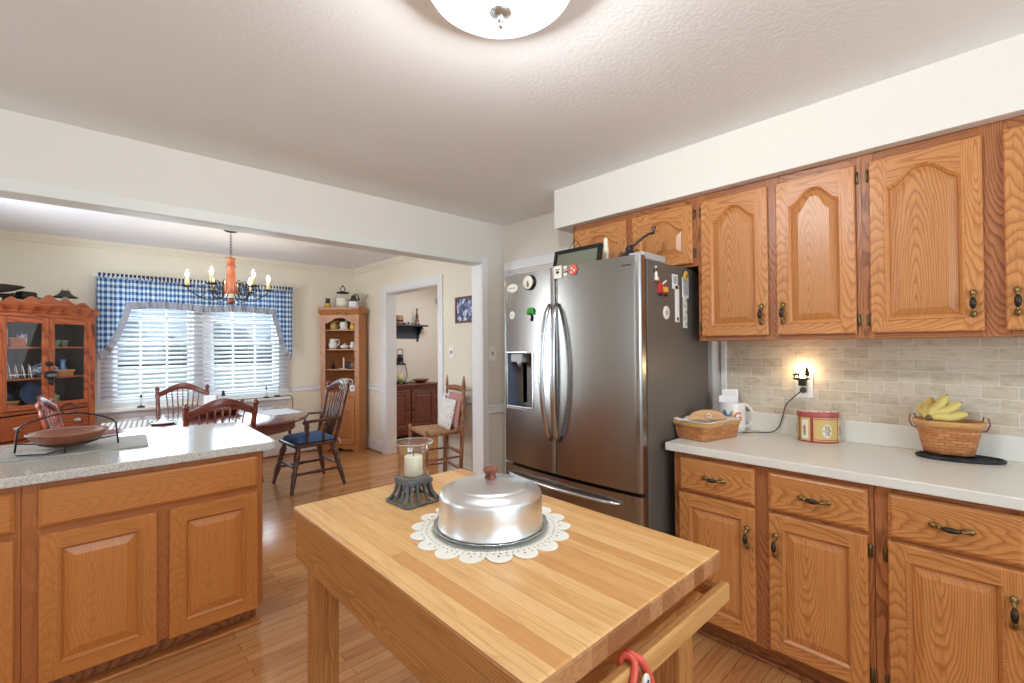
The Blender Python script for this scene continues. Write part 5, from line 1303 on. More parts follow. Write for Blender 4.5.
b = MB(); b.grid(lambda u, v: ((2 * u - 1) * HW, -.030 - .016 * math.sin((2 * u - 1) * HW * 190) * (1 - abs(v - .4)), 2.165 - .055 * v), 420, 4, uvf=lambda u, v: ((2 * u - 1) * HW * 2.6, .033 + .045 * v))
b.build('gathered_heading', M['ginghamdark'], t, fixn=False)
def rf(u, v):
    s = 2 * u - 1; d = .05; zb = bot(s); sl = (bot(min(1, s + .01)) - bot(max(-1, s - .01))) / (.02 * HW) if abs(s) < .99 else (bot(s) - bot(s * .98)) / (s * .02 * HW)
    nx, nz = sl, -1; L = math.hypot(nx, nz); nx, nz = nx / L, nz / L
    k = .072 * v
    return (s * HW + nx * k * .75, yv(s, 1) - .012 * math.sin(u * 330) * v, zb + nz * k)
b = MB(); b.grid(rf, 420, 4); b.build('ruffle', M['clothblue'], t, fixn=False)
b = MB(); b.tube([(-HW - .02, -.022, 2.128), (HW + .02, -.022, 2.128)], .008, 8); b.ell((-HW - .025, -.022, 2.128), (.014, .014, .014)); b.ell((HW + .025, -.022, 2.128), (.014, .014, .014))
for sg in (-1, 1): b.box(sg * HW - .006, sg * HW + .006, -.022, .104, 2.12, 2.136)
b.build('curtain_rod', M['white'], t)
b = MB(); b.grid(lambda u, v: (-HW - .004, -.030 + .130 * u, 2.115 - .70 * v + .02 * math.sin(v * 9)), 3, 12); b.build('side_return', M['clothblue'], t, solid=.002, fixn=False)
CGp = 'electric candles on the window sill'
for x, lb in ((.455, 'white electric candle on the left of the window sill'), (1.665, 'white electric candle on the right of the window sill')):
    t = thing('window_candle', lb, 'candle', (x, 6.235, .7675), 0, CGp)
    MB().lathe([(0, 0), (.035, 0), (.036, .008), (.026, .014), (.012, .018), (0, .018)], 18).build('base', M['iron'], t)
    MB().lathe([(0, .017), (.009, .017), (.009, .10), (0, .101)], 12).build('stick', M['paper'], t)
    MB().lathe([(0, .10), (.007, .102), (.010, .118), (.006, .135), (0, .148)], 12).build('flame_bulb', M['shadecloth'], t)
t = thing('power_cord', 'thin black cord along the window sill hanging down at its right end', 'cord', (1.70, 6.215, .768))
MB().tube(smooth([(-.42, .03, .004), (-.2, .01, .003), (.0, .045, .003), (.15, .02, .006), (.235, .0, .010), (.262, -.01, -.03), (.275, .02, -.12), (.278, .055, -.20)]), .0045, 6).build('cord', M['black'], t)
MB().prism(rrect(.07, .03, .008), 0, .02, 'z').build('switch', M['black'], t, (.09, .025, .002), bevel=.003)

# ------------------------------------------------------------------ glass-door hutch in the left corner
def revolve(name, label, cat, parent_loc, prof, mat, group=None, n=20, part_name='body', extra=None):
    t = thing(name, label, cat, parent_loc, 0, group); MB().lathe(prof, n).build(part_name, mat, t)
    if extra: extra(t)
    return t
HU = Vector((-.236, 5.735, 0)); HA = math.radians(40.7)
t = thing('glass_door_hutch', 'reddish pine corner hutch with two glass doors and scalloped top beside the window', 'hutch', HU, HA)
hw = .415; foot = [(-hw, 0), (hw, 0), (hw, .30), (.15, .50), (-.2, .50), (-hw, .30)]
b = MB()
for (p, q) in list(zip(foot, foot[1:] + foot[:1]))[1:]:
    d_ = Vector((q[0] - p[0], q[1] - p[1])).normalized(); nn = Vector((-d_.y, d_.x)) * .014
    b.prism([p, q, (q[0] + nn.x, q[1] + nn.y), (p[0] + nn.x, p[1] + nn.y)], .0, 1.72, 'z', 0)
for z in (.02, .60, .86, 1.700): b.prism([(x * .98, y * .98 + .012) for x, y in foot], z, z + .018, 'z', 1)
b.build('case', [M['pine_z'], M['pine_x']], t)
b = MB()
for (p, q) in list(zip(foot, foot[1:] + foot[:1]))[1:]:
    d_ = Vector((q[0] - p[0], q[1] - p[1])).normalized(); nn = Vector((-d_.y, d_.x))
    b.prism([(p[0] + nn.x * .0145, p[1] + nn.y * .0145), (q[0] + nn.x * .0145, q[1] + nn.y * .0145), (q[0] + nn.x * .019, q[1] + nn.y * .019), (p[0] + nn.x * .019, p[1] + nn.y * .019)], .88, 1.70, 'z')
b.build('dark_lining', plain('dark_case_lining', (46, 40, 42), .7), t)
b = MB(); ins = [(x * .955, y * .955 + .02) for x, y in foot]
for z in (1.142, 1.412): b.prism(ins, z - .014, z, 'z')
b.build('shelf', M['pine_x'], t)
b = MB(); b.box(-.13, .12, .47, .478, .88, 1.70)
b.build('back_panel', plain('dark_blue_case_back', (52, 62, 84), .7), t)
b = MB()
b.box(-hw, -.352, -.018, 0, 0, 1.72, 0); b.box(.352, hw, -.018, 0, 0, 1.72, 0); b.box(-.352, .352, -.0175, 0, 1.665, 1.72, 1); b.box(-.352, .352, -.0175, 0, .845, .878, 1); b.box(-.352, .352, -.0175, 0, .60, .63, 1); b.box(-.352, .352, -.0175, 0, 0, .06, 1)
b.build('face_frame', [M['pine_z'], M['pine_x']], t, bevel=.002)
MB().box(.356, .408, -.0205, -.0175, .66, 1.66).build('worn_stile_inlay', M['worn'], t, bevel=.001)
for (a0, a1, pn) in ((-.350, -.003, 1), (.003, .350, -1)):
    b = MB(); s = .044
    b.box(a0, a0 + s, -.036, -.018, .880, 1.663, 0); b.box(a1 - s, a1, -.036, -.018, .880, 1.663, 0); b.box(a0 + s, a1 - s, -.0355, -.018, 1.615, 1.663, 1); b.box(a0 + s, a1 - s, -.0355, -.018, .880, .922, 1)
    d = b.build('door', [M['pine_z'], M['pine_x']], t, bevel=.003)
    MB().box(a0 + s, a1 - s, -.029, -.026, .922, 1.615).build('glass_pane', M['glass'], d)
b = MB(); b.ell((-.012, -.046, 1.262), (.026, .012, .022)); b.ell((.016, -.044, 1.262), (.016, .010, .016)); b.box(-.03, .03, -.040, -.036, 1.252, 1.272); b.build('latch', M['iron'], t)
b = MB(); b.box(-.340, .340, -.034, -.018, .640, .835); dr_ = b.build('drawer', M['pine_x'], t, bevel=.006)
for x in (-.235, .235):
    b = MB(); b.ell((x, -.038, .735), (.030, .008, .016)); b.tube([(x - .022, -.042, .738), (x - .012, -.054, .728), (x + .012, -.054, .728), (x + .022, -.042, .738)], .0035, 6); b.build('pull', M['alum2'], dr_)
for (a0, a1) in ((-.345, -.003), (.003, .345)): make_door(t, a0, a1, .07, .595, False, None, None, 'pine')
cor = [(-.03, 1.70), (-.035, 1.708), (-.03, 1.72), (-.055, 1.745), (-.062, 1.76), (0, 1.76), (0, 1.70)]
b = MB(); b.prism(cor, -hw - .012, hw + .012, 'x'); b.prism([(hw, 0), (hw + .012, -.03), (hw + .012, .28), (hw, .30)], 1.735, 1.76, 'z'); b.prism([(-hw, 0), (-hw - .012, -.03), (-hw - .012, .28), (-hw, .30)], 1.735, 1.76, 'z')
b.prism(foot, 1.72, 1.758, 'z'); b.build('cornice', M['pine_x'], t)
g_ = [(-hw - .005, 1.76)]
for i in range(61):
    s = i / 60; x = (hw + .005) * (2 * s - 1); a_ = abs(2 * s - 1)
    z = 1.760 + (.085 * math.exp(-(a_ / .14) ** 2) + .066 * math.exp(-((a_ - .33) / .16) ** 2) + .056 * math.exp(-((a_ - .68) / .13) ** 2) + .02 * (1 - a_))
    g_.append((x, z))
g_.append((hw + .005, 1.76))
MB().prism(g_, -.045, -.028, 'y').build('scalloped_gallery', M['pine_x'], t, bevel=.002)
Hm = Tm(*HU) @ Rz(HA)
H_ = lambda x, y, z: tuple(Hm @ Vector((x, y, z)))
t = thing('hat_ornament', 'black iron cap hanging on the meeting stiles of the hutch doors', 'ornament', H_(.004, -.040, 1.145), HA)
b = MB(); b.ell((0, -.014, .022), (.060, .018, .034)); b.ell((.0, -.026, .014), (.044, .012, .018), m=1); b.tube([(-.018, -.012, -.01), (-.02, -.016, -.05), (.004, -.018, -.066), (.016, -.016, -.05), (.012, -.012, -.01)], .009, 7); b.build('cap', [M['iron'], M['pewter']], t)
# what stands on its shelves (z of each shelf top), local x, y
def hs(name, label, cat, x, y, z, prof, mat, sx=1, n=20):
    t = thing(name, label, cat, H_(x, y, z + .001), HA); MB().lathe(prof, n, sx=sx).build('body', mat, t); return t
PL = lambda r: [(0, .0), (r * .5, .0), (r * .62, .004), (r, .018), (r * .98, .020), (r * .6, .008), (0, .006)]
def plate_up(label, x, y, z, r, mat, tilt=78):
    t = thing('display_plate', label, 'plate', H_(x, y, z + r * 1.0), HA); MB().lathe(PL(r), 32, M=Matrix.Rotation(math.radians(tilt), 4, 'X')).build('plate', mat, t); return t
z3, z2, z1 = 1.412, 1.142, .878
hs('glass_jar', 'clear glass jar at the left of the upper hutch shelf', 'jar', -.27, .10, z3, [(0, 0), (.05, 0), (.055, .02), (.055, .14), (.048, .16), (.05, .175), (0, .176)], plain('pale_glass', (196, 206, 216), .15))
t = thing('wooden_box', 'small orange wooden box on the upper hutch shelf', 'box', H_(-.165, .08, z3 + .001), HA); MB().box(-.055, .055, -.03, .03, 0, .065).build('box', M['pine_x'], t, bevel=.003); MB().box(-.057, .057, -.032, .032, .066, .078).build('lid', M['cab_x'], t, bevel=.003)
hs('tumbler', 'glass tumbler at the right of the orange box in the hutch', 'glass', -.085, .12, z3, [(0, 0), (.028, 0), (.034, .11), (.032, .11), (.026, .006), (0, .006)], M['delft'])
for i, x in enumerate((.10, .165, .23)):
    t = hs('teacup', ('left', 'middle', 'right')[i] + ' one of three dark green cups on the upper shelf of the right door', 'cup', x, .10, z3, [(0, 0), (.022, 0), (.024, .006), (.034, .05), (.036, .062), (.033, .062), (.022, .01), (0, .008)], plain('dark_green_glass', (104, 124, 104), .15)); t['group'] = 'green cups in the hutch'
t = thing('blue_pitcher', 'blue jug at the left of the middle hutch shelf', 'jug', H_(-.318, .13, z2 + .001), HA)
MB().lathe([(0, 0), (.04, 0), (.055, .05), (.05, .10), (.036, .14), (.042, .165), (.038, .165), (.03, .14), (0, .12)], 24).build('body', M['blueglaze'], t); MB().tube([(.04, 0, .15), (.075, 0, .14), (.08, 0, .09), (.05, 0, .055)], .007, 8).build('handle', M['blueglaze'], t)
plate_up('large blue patterned plate standing at the back of the middle hutch shelf', -.15, .30, z2, .095, M['delft'])
t = thing('wire_rack', 'white wire plate rack in front of the plate in the hutch', 'rack', H_(-.14, .08, z2 + .001), HA); b = MB()
for i in range(4): b.tube([(-.075 + i * .05, -.03, 0), (-.085 + i * .05, -.02, .10), (-.06 + i * .05, .02, .12), (-.055 + i * .05, .03, 0)], .004, 6)
b.tube([(-.09, -.025, .03), (.10, -.025, .03)], .004, 6); b.tube([(-.09, .028, .03), (.10, .028, .03)], .004, 6); b.build('wire', M['china'], t)
hs('tureen', 'blue and white covered dish on the middle shelf behind the right door', 'tureen', .14, .20, z2, [(0, 0), (.05, 0), (.085, .04), (.09, .075), (.08, .085), (.045, .115), (.015, .125), (.014, .145), (0, .148)], M['delft'], 1.25)
t = thing('mini_basket', 'small gray woven basket in front of the covered dish in the hutch', 'basket', H_(.185, .055, z2 + .001), HA); basket(t, .13, .07, .055, .015, .2, rim=.012)
hs('vase', 'narrow blue vase at the right of the middle hutch shelf', 'vase', .275, .16, z2, [(0, 0), (.02, 0), (.03, .05), (.018, .11), (.022, .15), (.018, .15), (0, .1)], M['blueglaze'])
t = thing('oval_basket', 'low patterned oval basket on the bottom hutch shelf behind the left door', 'basket', H_(-.19, .20, z1 + .001), HA); basket(t, .21, .12, .065, .045, .12, rim=.014)
hs('saucer_stack', 'pile of white saucers in front of the oval basket in the hutch', 'plates', -.19, .075, z1, [(0, 0), (.03, 0), (.06, .012), (.062, .02), (.0, .022)], M['china'])
hs('cloth_bundle', 'crumpled sage green cloth on the bottom hutch shelf behind the right door', 'cloth', .11, .11, z1, [(0, 0), (.06, 0), (.075, .03), (.06, .06), (.07, .085), (.04, .105), (0, .10)], M['olive'], 1.2, 9)
hs('soap_dish', 'small white dish at the right of the green cloth in the hutch', 'dish', .245, .10, z1, [(0, 0), (.03, 0), (.05, .02), (.047, .02), (.028, .006), (0, .005)], M['china'])
plate_up('blue plate standing at the back of the bottom hutch shelf', .15, .34, z1, .10, M['blueglaze'])
# on top of the hutch
ZH = 1.760
t = thing('oil_lamp', 'small dark shaded lamp with glass base on the right of the hutch top', 'lamp', H_(.235, .09, ZH), HA)
MB().lathe([(0, 0), (.032, 0), (.034, .03), (.030, .065), (.012, .075), (0, .075)], 20).build('base', M['shadecloth'], t)
MB().lathe([(.012, .07), (.020, .085), (.022, .10), (.014, .125), (.012, .16), (.010, .16), (.010, .07)], 18).build('chimney', M['china'], t)
MB().lathe([(.028, .175), (.030, .175), (.040, .150), (.062, .128), (.092, .112), (.090, .109), (.060, .124), (.036, .148), (.028, .170)], 28).build('shade', M['shadecloth'], t)
b = MB(); b.tube([(-.022, 0, .172), (-.026, 0, .205)], .002, 5); b.tube([(.022, 0, .172), (.026, 0, .205)], .002, 5); b.build('prongs', M['brass'], t)
t = thing('balance_scale', 'black antique kitchen scale with wide pan at the left of the hutch top', 'scale', H_(-.24, .10, ZH), HA)
b = MB(); b.prism(rrect(.50, .10, .02), 0, .018, 'z'); b.tube([(-.12, 0, .015), (-.115, 0, .06), (-.12, 0, .10)], [.026, .016, .03], 10); b.tube([(.02, 0, .015), (.02, 0, .085)], [.022, .018], 10); b.tube([(-.16, 0, .072), (.05, 0, .082), (.20, 0, .068)], [.014, .018, .012], 8); b.tube([(.185, 0, .015), (.185, 0, .07)], [.020, .02], 10); b.tube([(.04, 0, .09), (.08, 0, .105), (.115, 0, .085)], .006, 6)
b.build('beam_base', M['iron'], t)
MB().lathe([(0, .10), (.09, .102), (.15, .118), (.205, .148), (.21, .152), (.205, .152), (.15, .126), (0, .108)], 36, c=(-.10, 0, 0)).build('pan', M['shadecloth'], t)
b = MB(); b.prism(rrect(.115, .09, .02), .068, .13, 'z'); o = b.build('weight_box', M['iron'], t, (.17, 0, 0), bevel=.016); MB().tube([(.21, 0, .075), (.29, 0, .078)], [.018, .010], 8).build('spout', M['iron'], t)

# ------------------------------------------------------------------ oak corner cabinet on the right
KC = Vector((2.515, 6.03, 0)); KA = math.radians(-43.2)
t = thing('corner_cabinet', 'tall oak corner cabinet with open arched shelves and a raised-panel door', 'cabinet', KC, KA); t.scale = (1, 1, 1.025)
hw = .256; foot = [(-hw, 0), (hw, 0), (.303, .13), (.003, .43), (-.003, .43), (-.303, .13)]
b = MB()
for (p, q) in list(zip(foot, foot[1:] + foot[:1]))[1:]:
    d_ = Vector((q[0] - p[0], q[1] - p[1])).normalized(); nn = Vector((-d_.y, d_.x)) * .012
    b.prism([p, q, (q[0] + nn.x, q[1] + nn.y), (p[0] + nn.x, p[1] + nn.y)], .0, 1.80, 'z', 0)
for z in (.06, 1.785): b.prism([(x * .97, y * .97 + .008) for x, y in foot], z, z + .016, 'z', 1)
b.build('case', [M['cab_z'], M['cab_x']], t)
b = MB()
for z in (.775, 1.069, 1.332, 1.587): b.prism([(x * .955, y * .94 + .012) for x, y in foot], z - .016, z, 'z')
b.build('shelf', M['cab_x'], t, bevel=.002)
b = MB(); b.box(-hw, -.195, -.018, 0, 0, 1.80, 0); b.box(.195, hw, -.018, 0, 0, 1.80, 0); b.box(-.195, .195, -.0175, 0, .70, .775, 1)
arch_ = rail_arch(-.195, .195, 1.665, .07)
b.prism([(-.195, 1.80)] + arch_ + [(.195, 1.80)], -.0175, 0, 'y', 1)
sk = [(-.195, .09), (.195, .09), (.195, .0), (.15, .03), (.07, .022), (0, .05), (-.07, .022), (-.15, .03), (-.195, 0)]
b.prism(sk, -.0175, 0, 'y', 1); b.build('face_frame', [M['cab_z'], M['cab_x']], t, bevel=.002)
d = make_door(t, -.19, .19, .095, .695, True, None, 'R', 'cab')
b = MB(); crown = [(-.018, 1.775), (-.03, 1.80), (-.055, 1.845), (-.06, 1.875), (0, 1.875), (0, 1.775)]
b.prism(crown, -hw - .012, hw + .012, 'x'); b.prism([(hw, 0), (hw + .02, -.045), (.325, .12), (.303, .13)], 1.80, 1.875, 'z'); b.prism([(-hw, 0), (-hw - .02, -.045), (-.325, .12), (-.303, .13)], 1.80, 1.875, 'z')
b.prism([(x * .99, y) for x, y in foot], 1.80, 1.873, 'z'); b.build('crown', M['cab_x'], t, bevel=.002)
Km = Tm(*KC) @ Rz(KA)
K_ = lambda x, y, z: tuple(Km @ Vector((x, y, z)))
def pitcher(name, label, cat, x, y, z, s, mat, face=1, lid=False, handle=True):
    t = thing(name, label, cat, K_(x, y, z + .0006), KA)
    MB().lathe([(r * s, h * s) for r, h in ((0, 0), (.045, 0), (.062, .03), (.064, .07), (.048, .11), (.040, .125), (.047, .15), (.043, .15), (.036, .125), (.044, .108), (.057, .07), (.055, .03), (0, .01))], 24).build('body', mat, t)
    if handle: MB().tube(smooth([(face * .042 * s, 0, .135 * s), (face * .085 * s, 0, .13 * s), (face * .09 * s, 0, .08 * s), (face * .060 * s, 0, .045 * s)]), .007 * s, 8).build('handle', mat, t)
    b = MB(); b.tube([(-face * .036 * s, 0, .125 * s), (-face * .054 * s, 0, .150 * s)], [.016 * s, .006 * s], 8); b.build('spout', mat, t)
    return t
s1, s2, s3, s4 = 1.587 * 1.025, 1.332 * 1.025, 1.069 * 1.025, .775 * 1.025
pitcher('yellow_pitcher', 'yellow pitcher at the left of the top shelf of the corner cabinet', 'pitcher', -.125, .10, s1, .80, plain('mustard_glaze', (204, 172, 92), .3))
t = thing('canister', 'white canister standing on a plate on the top shelf of the corner cabinet', 'canister', K_(.025, .07, s1 + .0006), KA); MB().lathe([(0, 0), (.064, 0), (.068, .008), (.05, .012), (0, .012)], 28).build('plate', M['china'], t); MB().lathe([(0, .012), (.050, .012), (.052, .07), (.050, .098), (.046, .10), (.03, .106), (0, .108)], 24).build('body', M['china'], t); b = MB(); b.prism([(.005, .105), (.045, .105), (.055, .175), (.03, .16)], -.003, .003, 'y'); b.build('leaf', M['olive'], t)
pitcher('creamer', 'bright yellow cup at the right of the top shelf of the corner cabinet', 'cup', .142, .075, s1, .62, plain('bright_yellow_glaze', (240, 190, 60), .3))
pitcher('cream_pitcher', 'white pitcher at the left of the second shelf of the corner cabinet', 'pitcher', -.128, .08, s2, .92, M['china'])
t = thing('lidded_dish', 'low white lidded dish in the middle of the second corner cabinet shelf', 'dish', K_(.034, .07, s2 + .0006), KA); t.scale = (.82, .82, 1); MB().lathe([(0, 0), (.04, 0), (.07, .022), (.078, .036), (.072, .042), (.04, .058), (.012, .064), (.014, .074), (0, .078)], 28).build('body', M['china'], t)
pitcher('mug_white', 'white mug at the right of the second shelf of the corner cabinet', 'mug', .142, .075, s2, .64, M['china'], 1)
for o in COL.objects:
    if o.name == 'mug_white': o.name = 'coffee_mug'
t = thing('bottle', 'small dark bottle at the left of the third shelf of the corner cabinet', 'bottle', K_(-.125, .07, s3 + .0006), KA); MB().lathe([(0, 0), (.022, 0), (.024, .05), (.010, .07), (.008, .10), (.011, .11), (0, .112)], 18).build('body', M['iron'], t)
t = thing('candlestick', 'white candle on a round plate on the third shelf of the corner cabinet', 'candle', K_(.02, .065, s3 + .0006), KA); MB().lathe([(0, 0), (.062, 0), (.070, .010), (.05, .006), (0, .006)], 24).build('plate', M['china'], t); MB().lathe([(0, .006), (.012, .006), (.010, .15), (.002, .155), (0, .155)], 14).build('taper', M['wax'], t)
t = thing('black_box', 'black rounded box behind the candle on the third corner cabinet shelf', 'box', K_(.075, .195, s3 + .0006), KA); MB().prism(rrect(.13, .08, .02), 0, .085, 'z').build('body', M['black'], t, bevel=.01)
t = thing('stoneware_crock', 'tan crock at the right of the third shelf of the corner cabinet', 'crock', K_(.158, .085, s3 + .0006), KA); MB().lathe([(0, 0), (.032, 0), (.036, .05), (.034, .085), (.028, .09), (0, .088)], 20).build('body', M['amber'], t)
pitcher('milk_jug', 'large white jug on the lowest open shelf of the corner cabinet', 'jug', .03, .08, s4, 1.15, M['china'])
t = thing('note_card', 'small white card box at the right of the lowest corner cabinet shelf', 'card', K_(.145, .05, s4 + .0006), KA); MB().box(-.035, .035, -.012, .012, 0, .085).build('card', M['paper'], t, bevel=.003); MB().box(-.012, .012, -.0135, -.012, .03, .055).build('print', M['grayplastic'], t)
ZK = 1.875 * 1.025 + .0005
t = thing('spice_jar', 'small jar with yellow base and dark lid at the left of the corner cabinet top', 'jar', K_(-.19, .06, ZK), KA); MB().lathe([(0, 0), (.042, 0), (.044, .05), (.03, .062), (0, .063)], 20).build('body', M['yellow'], t); MB().lathe([(0, .062), (.032, .062), (.030, .09), (.020, .11), (.034, .118), (.034, .126), (0, .128)], 18).build('lid', M['shadecloth'], t)
t = thing('storage_jar', 'large glass jar with cream label and black clamp lid on the corner cabinet', 'jar', K_(.005, .08, ZK), KA)
MB().lathe([(0, 0), (.088, 0), (.092, .01), (.092, .15), (.075, .18), (.066, .19), (.066, .20)], 32).build('glass_body', M['glass'], t); MB().lathe([(0, .004), (.082, .004), (.084, .12), (0, .122)], 28).build('filling', M['wax'], t)
b = MB(); b.grid(lambda u, v: (.0935 * math.cos(-2.2 + 1.26 * u), .0935 * math.sin(-2.2 + 1.26 * u), .05 + .075 * v), 10, 2); b.build('label', M['cream'], t)
MB().lathe([(0, .196), (.082, .196), (.084, .206), (.07, .214), (.03, .222), (0, .223)], 28).build('lid', M['iron'], t); b = MB(); b.tube([(.030 * math.cos(2 * PI * i / 20), 0, .255 + .034 * math.sin(2 * PI * i / 20)) for i in range(20)], .006, 7, closed=True); b.ell((0, 0, .298), (.012, .012, .012)); b.build('lid_knob', M['iron'], t)
t = thing('coffee_mill', 'small dark hand-crank coffee mill on the right of the corner cabinet top', 'coffee mill', K_(.155, .07, ZK), KA)
MB().box(-.05, .05, -.05, .05, 0, .085).build('drawer_box', M['paper'], t, bevel=.004); MB().lathe([(.02, .085), (.055, .09), (.05, .10), (.035, .13), (.03, .16), (0, .175)], 20).build('hopper', M['shadecloth'], t); b = MB(); b.tube(smooth([(0, 0, .17), (.03, 0, .185), (.065, 0, .15), (.07, 0, .12)]), .007, 7); b.ell((.07, 0, .115), (.014, .014, .018)); b.build('crank', M['shadecloth'], t)
t = thing('sprig_bottle', 'clear bottle with thin dried sprig at the right end of the corner cabinet top', 'bottle', K_(.268, .07, ZK), KA)
MB().lathe([(0, 0), (.022, 0), (.024, .06), (.010, .085), (.009, .11), (.011, .115)], 16).build('glass_body', M['glass'], t); b = MB(); rr = random.Random(2)
for i in range(6): e = Vector((rr.uniform(-.06, .06), rr.uniform(-.05, .05), rr.uniform(.15, .2))); b.tube([(0, 0, .02), (0, 0, .11), e], .002, 5); b.ell(e, (.008, .008, .01), 7, 5)
b.build('sprig', M['olive'], t)

# ------------------------------------------------------------------ dining wall and the hall beyond the doorway
t = thing('framed_picture', 'small dark framed blue picture on the dining wall beside the opening', 'picture', (2.870, 3.72, 1.765), -PI / 2)
b = MB()
for x0, x1, z0, z1 in ((-.19, .19, -.135, -.113), (-.19, .19, .113, .135), (-.19, -.168, -.113, .113), (.168, .19, -.113, .113)): b.box(x0, x1, -.018, 0, z0, z1)
b.build('frame', M['side_x'], t, bevel=.003)
n = NT('blue_winter_print'); v = n.coord('Object'); c = n.ramp(n.noise(v, 16, 3), [(.38, srgb(66, 62, 92)), (.5, srgb(92, 112, 168)), (.62, srgb(220, 226, 238))]); n.l(c, n.p.inputs['Base Color']); n.setp(Roughness=.5)
MB().box(-.168, .168, -.006, -.001, -.113, .113).build('print', n.mat, t)
def switch(label, loc, rz, knob, toggle=True):
    t = thing('light_switch', label, 'switch', loc, rz); MB().box(-.040, .040, -.008, 0, -.063, .063).build('plate', M['outlet'], t, bevel=.003)
    if toggle: MB().box(-.007, .007, -.022, -.007, -.014, .014).build('toggle', knob, t, bevel=.002)
    else: MB().lathe([(0, 0), (.018, 0), (.017, .014), (.010, .018), (0, .018)], 18, M=Matrix.Rotation(PI / 2, 4, 'X')).build('dial', knob, t, (0, -.005, 0))
switch('ivory dimmer switch with round gray knob on the dining wall', (2.870, 3.99, 1.326), -PI / 2, M['grayplastic'], False)
switch('ivory toggle switch plate between the opening and the refrigerator', (2.556, 2.974, 1.324), 0, M['grayplastic'])
t = thing('sideboard', 'dark cherry two-door cabinet against the wall of the room past the doorway', 'sideboard', (3.54, 5.99, 0)); t.scale = (1, 1, 1.05)
b = MB(); b.box(-.49, .49, .02, .46, .10, .765, 0); b.build('case', M['side_z'], t)
b = MB(); b.box(-.49, -.43, 0, .02, .07, .765, 0); b.box(.43, .49, 0, .02, .07, .765, 0); b.box(-.02, .02, 0.0005, .02, .13, .72, 0); b.box(-.43, .43, .0005, .02, .715, .765, 1); b.box(-.43, .43, .0005, .02, .09, .15, 1)
b.build('face_frame', [M['side_z'], M['side_x']], t, bevel=.002)
for x in (-.46, .46):
    for y in (.03, .43): MB().box(x - .03, x + .03, y - .03, y + .03, 0, .10).build('leg', M['side_z'], t, bevel=.004)
for (a0, a1, kx) in ((-.425, -.025, -.05), (.025, .425, .05)):
    d = make_door(t, a0, a1, .155, .710, False, None, None, 'side'); MB().lathe([(0, 0), (.008, 0), (.008, .012), (.016, .020), (.014, .028), (0, .03)], 14, M=Matrix.Rotation(PI / 2, 4, 'X')).build('knob', M['bronze'], d, (kx, -.019, .44))
MB().box(-.515, .515, -.025, .47, .765, .790).build('top', M['side_x'], t, bevel=.006)
ZS = .8301
t = thing('lantern', 'dark metal barn lantern with candle on the sideboard', 'lantern', (3.50, 6.20, ZS)); t.scale = (1.1, 1.1, 1.22)
MB().lathe([(0, 0), (.085, 0), (.088, .02), (.06, .03), (0, .03)], 24).build('base', M['iron'], t)
MB().lathe([(.050, .03), (.078, .07), (.085, .12), (.070, .19), (.045, .24)], 28).build('globe', M['hurr'], t)
MB().lathe([(0, .03), (.038, .03), (.038, .12), (0, .122)], 20).build('candle', plain('pale_yellow_candle', (226, 216, 150), .6), t)
MB().lathe([(.08, .235), (.082, .245), (.05, .265), (.042, .30), (.05, .305), (.03, .33), (.03, .36), (0, .37)], 24).build('cap', M['iron'], t)
b = MB()
for sg in (-1, 1): b.tube(smooth([(sg * .075, 0, .02), (sg * .11, 0, .10), (sg * .085, 0, .21), (sg * .052, 0, .25), (sg * .045, 0, .30), (sg * .042, 0, .42)]), .005, 7)
b.tube([(-.042, 0, .42), (0, 0, .428), (.042, 0, .42)], .005, 7); b.build('bail', M['iron'], t)
t = thing('greenery_wreath', 'low dark leafy garland around the foot of the lantern', 'garland', (3.50, 6.20, ZS)); b = MB(); rr = random.Random(9)
for i in range(70): a_ = rr.uniform(0, 2 * PI); r_ = rr.uniform(.125, .18); b.ell((r_ * math.cos(a_) * 1.3, r_ * math.sin(a_), rr.uniform(.005, .03)), (.022, .010, .006), 6, 4, i % 2, Rz(rr.uniform(0, 3)))
b.build('leaves', [plain('dark_leaf', (70, 72, 52), .8), M['olive']], t)
t = thing('wooden_dish', 'oval brown wooden dish at the right of the sideboard top', 'dish', (3.845, 6.18, ZS), .1); MB().lathe([(0, 0), (.05, 0), (.10, .03), (.13, .055), (.124, .056), (.09, .034), (0, .012)], 32, sx=1.15).build('dish', M['bowlwood'], t)
t = thing('wall_shelf', 'black wooden shelf with peg rail on the far wall past the doorway', 'shelf', (3.665, 6.52, 1.715))
MB().box(-.44, .44, -.17, 0, 0, .024).build('board', M['navy'], t, bevel=.004); MB().box(-.36, .36, -.018, 0, -.19, 0).build('back_rail', M['navy'], t, bevel=.003)
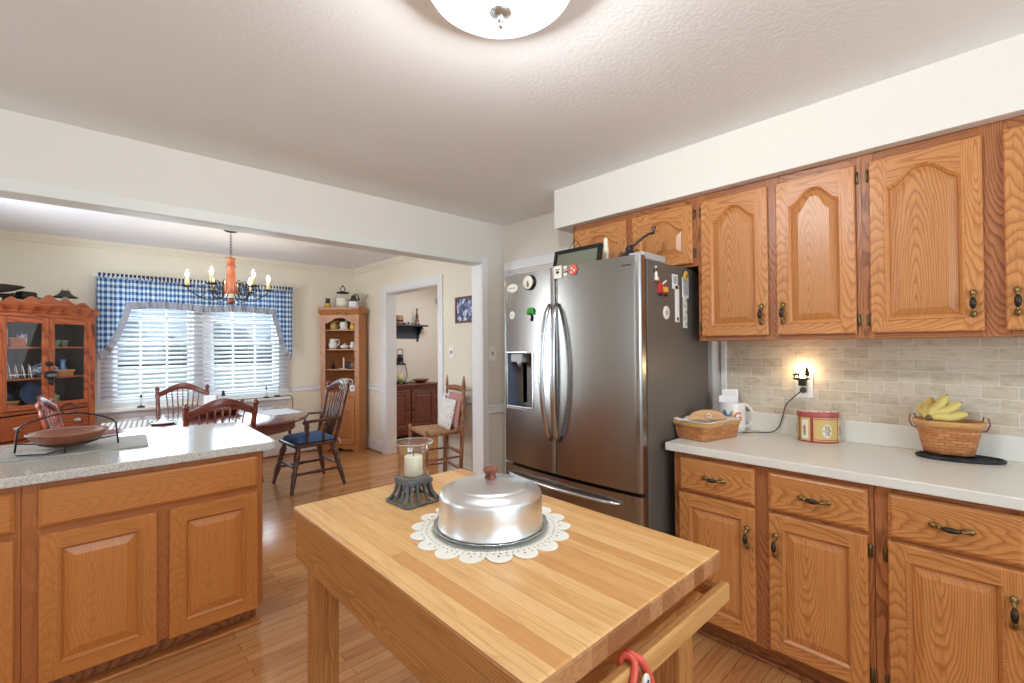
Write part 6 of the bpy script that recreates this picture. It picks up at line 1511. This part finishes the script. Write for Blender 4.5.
for x in (-.33, .33): MB().prism([(-.15, 0), (0, 0), (0, -.24), (-.02, -.24), (-.035, -.15), (-.09, -.10), (-.13, -.03)], x - .012, x + .012, 'x').build('bracket', M['black'], t)
MB().box(.37, .43, -.03, -.012, -.035, -.02).build('peg', M['black'], t)
ZW = 1.7395
t = thing('stoneware_jug', 'brown stoneware crock on the black wall shelf', 'crock', (3.62, 6.43, ZW)); MB().lathe([(0, 0), (.055, 0), (.062, .03), (.062, .11), (.052, .125), (.056, .14), (.05, .14), (0, .12)], 24).build('body', M['amber'], t); MB().lathe([(.0635, .045), (.0635, .07)], 24).build('band', M['bronze'], t)
t = thing('mustard_jar', 'mustard yellow jar at the left end of the black wall shelf', 'jar', (3.50, 6.43, ZW)); MB().lathe([(0, 0), (.045, 0), (.048, .09), (.04, .11), (0, .112)], 20).build('body', M['yellow'], t)
t = thing('turned_candlestick', 'dark turned candlestick at the right of the black wall shelf', 'candlestick', (3.94, 6.43, ZW)); MB().lathe([(0, 0), (.05, 0), (.05, .015), (.028, .035), (.034, .07), (.016, .10), (.024, .125), (.02, .15), (.026, .17), (.014, .185), (.016, .26), (.014, .27), (0, .27)], 20).build('body', M['dark_z'], t)
t = thing('dried_pods', 'small scatter of dried brown pods in the middle of the black wall shelf', 'pods', (3.77, 6.43, ZW)); b = MB(); rr = random.Random(4)
for i in range(14): b.ell((rr.uniform(-.12, .11), rr.uniform(-.05, .05), rr.uniform(.012, .03)), (rr.uniform(.015, .03), .014, .012), 7, 5, 0, Rz(rr.uniform(0, 3)))
b.build('pods', M['dark_x'], t)
t = thing('door_chime', 'small round gray alarm sensor high on the far wall past the doorway', 'sensor', (4.40, 6.52, 2.16)); MB().lathe([(0, 0), (.055, 0), (.055, .02), (.04, .032), (0, .034)], 24, M=Matrix.Rotation(PI / 2, 4, 'X')).build('cover', M['grayplastic'], t)
MB().lathe([(0, 0), (.012, .001), (0, .002)], 12, M=Matrix.Rotation(PI / 2, 4, 'X')).build('lens', M['darkgray'], t, (0, -.034, 0))
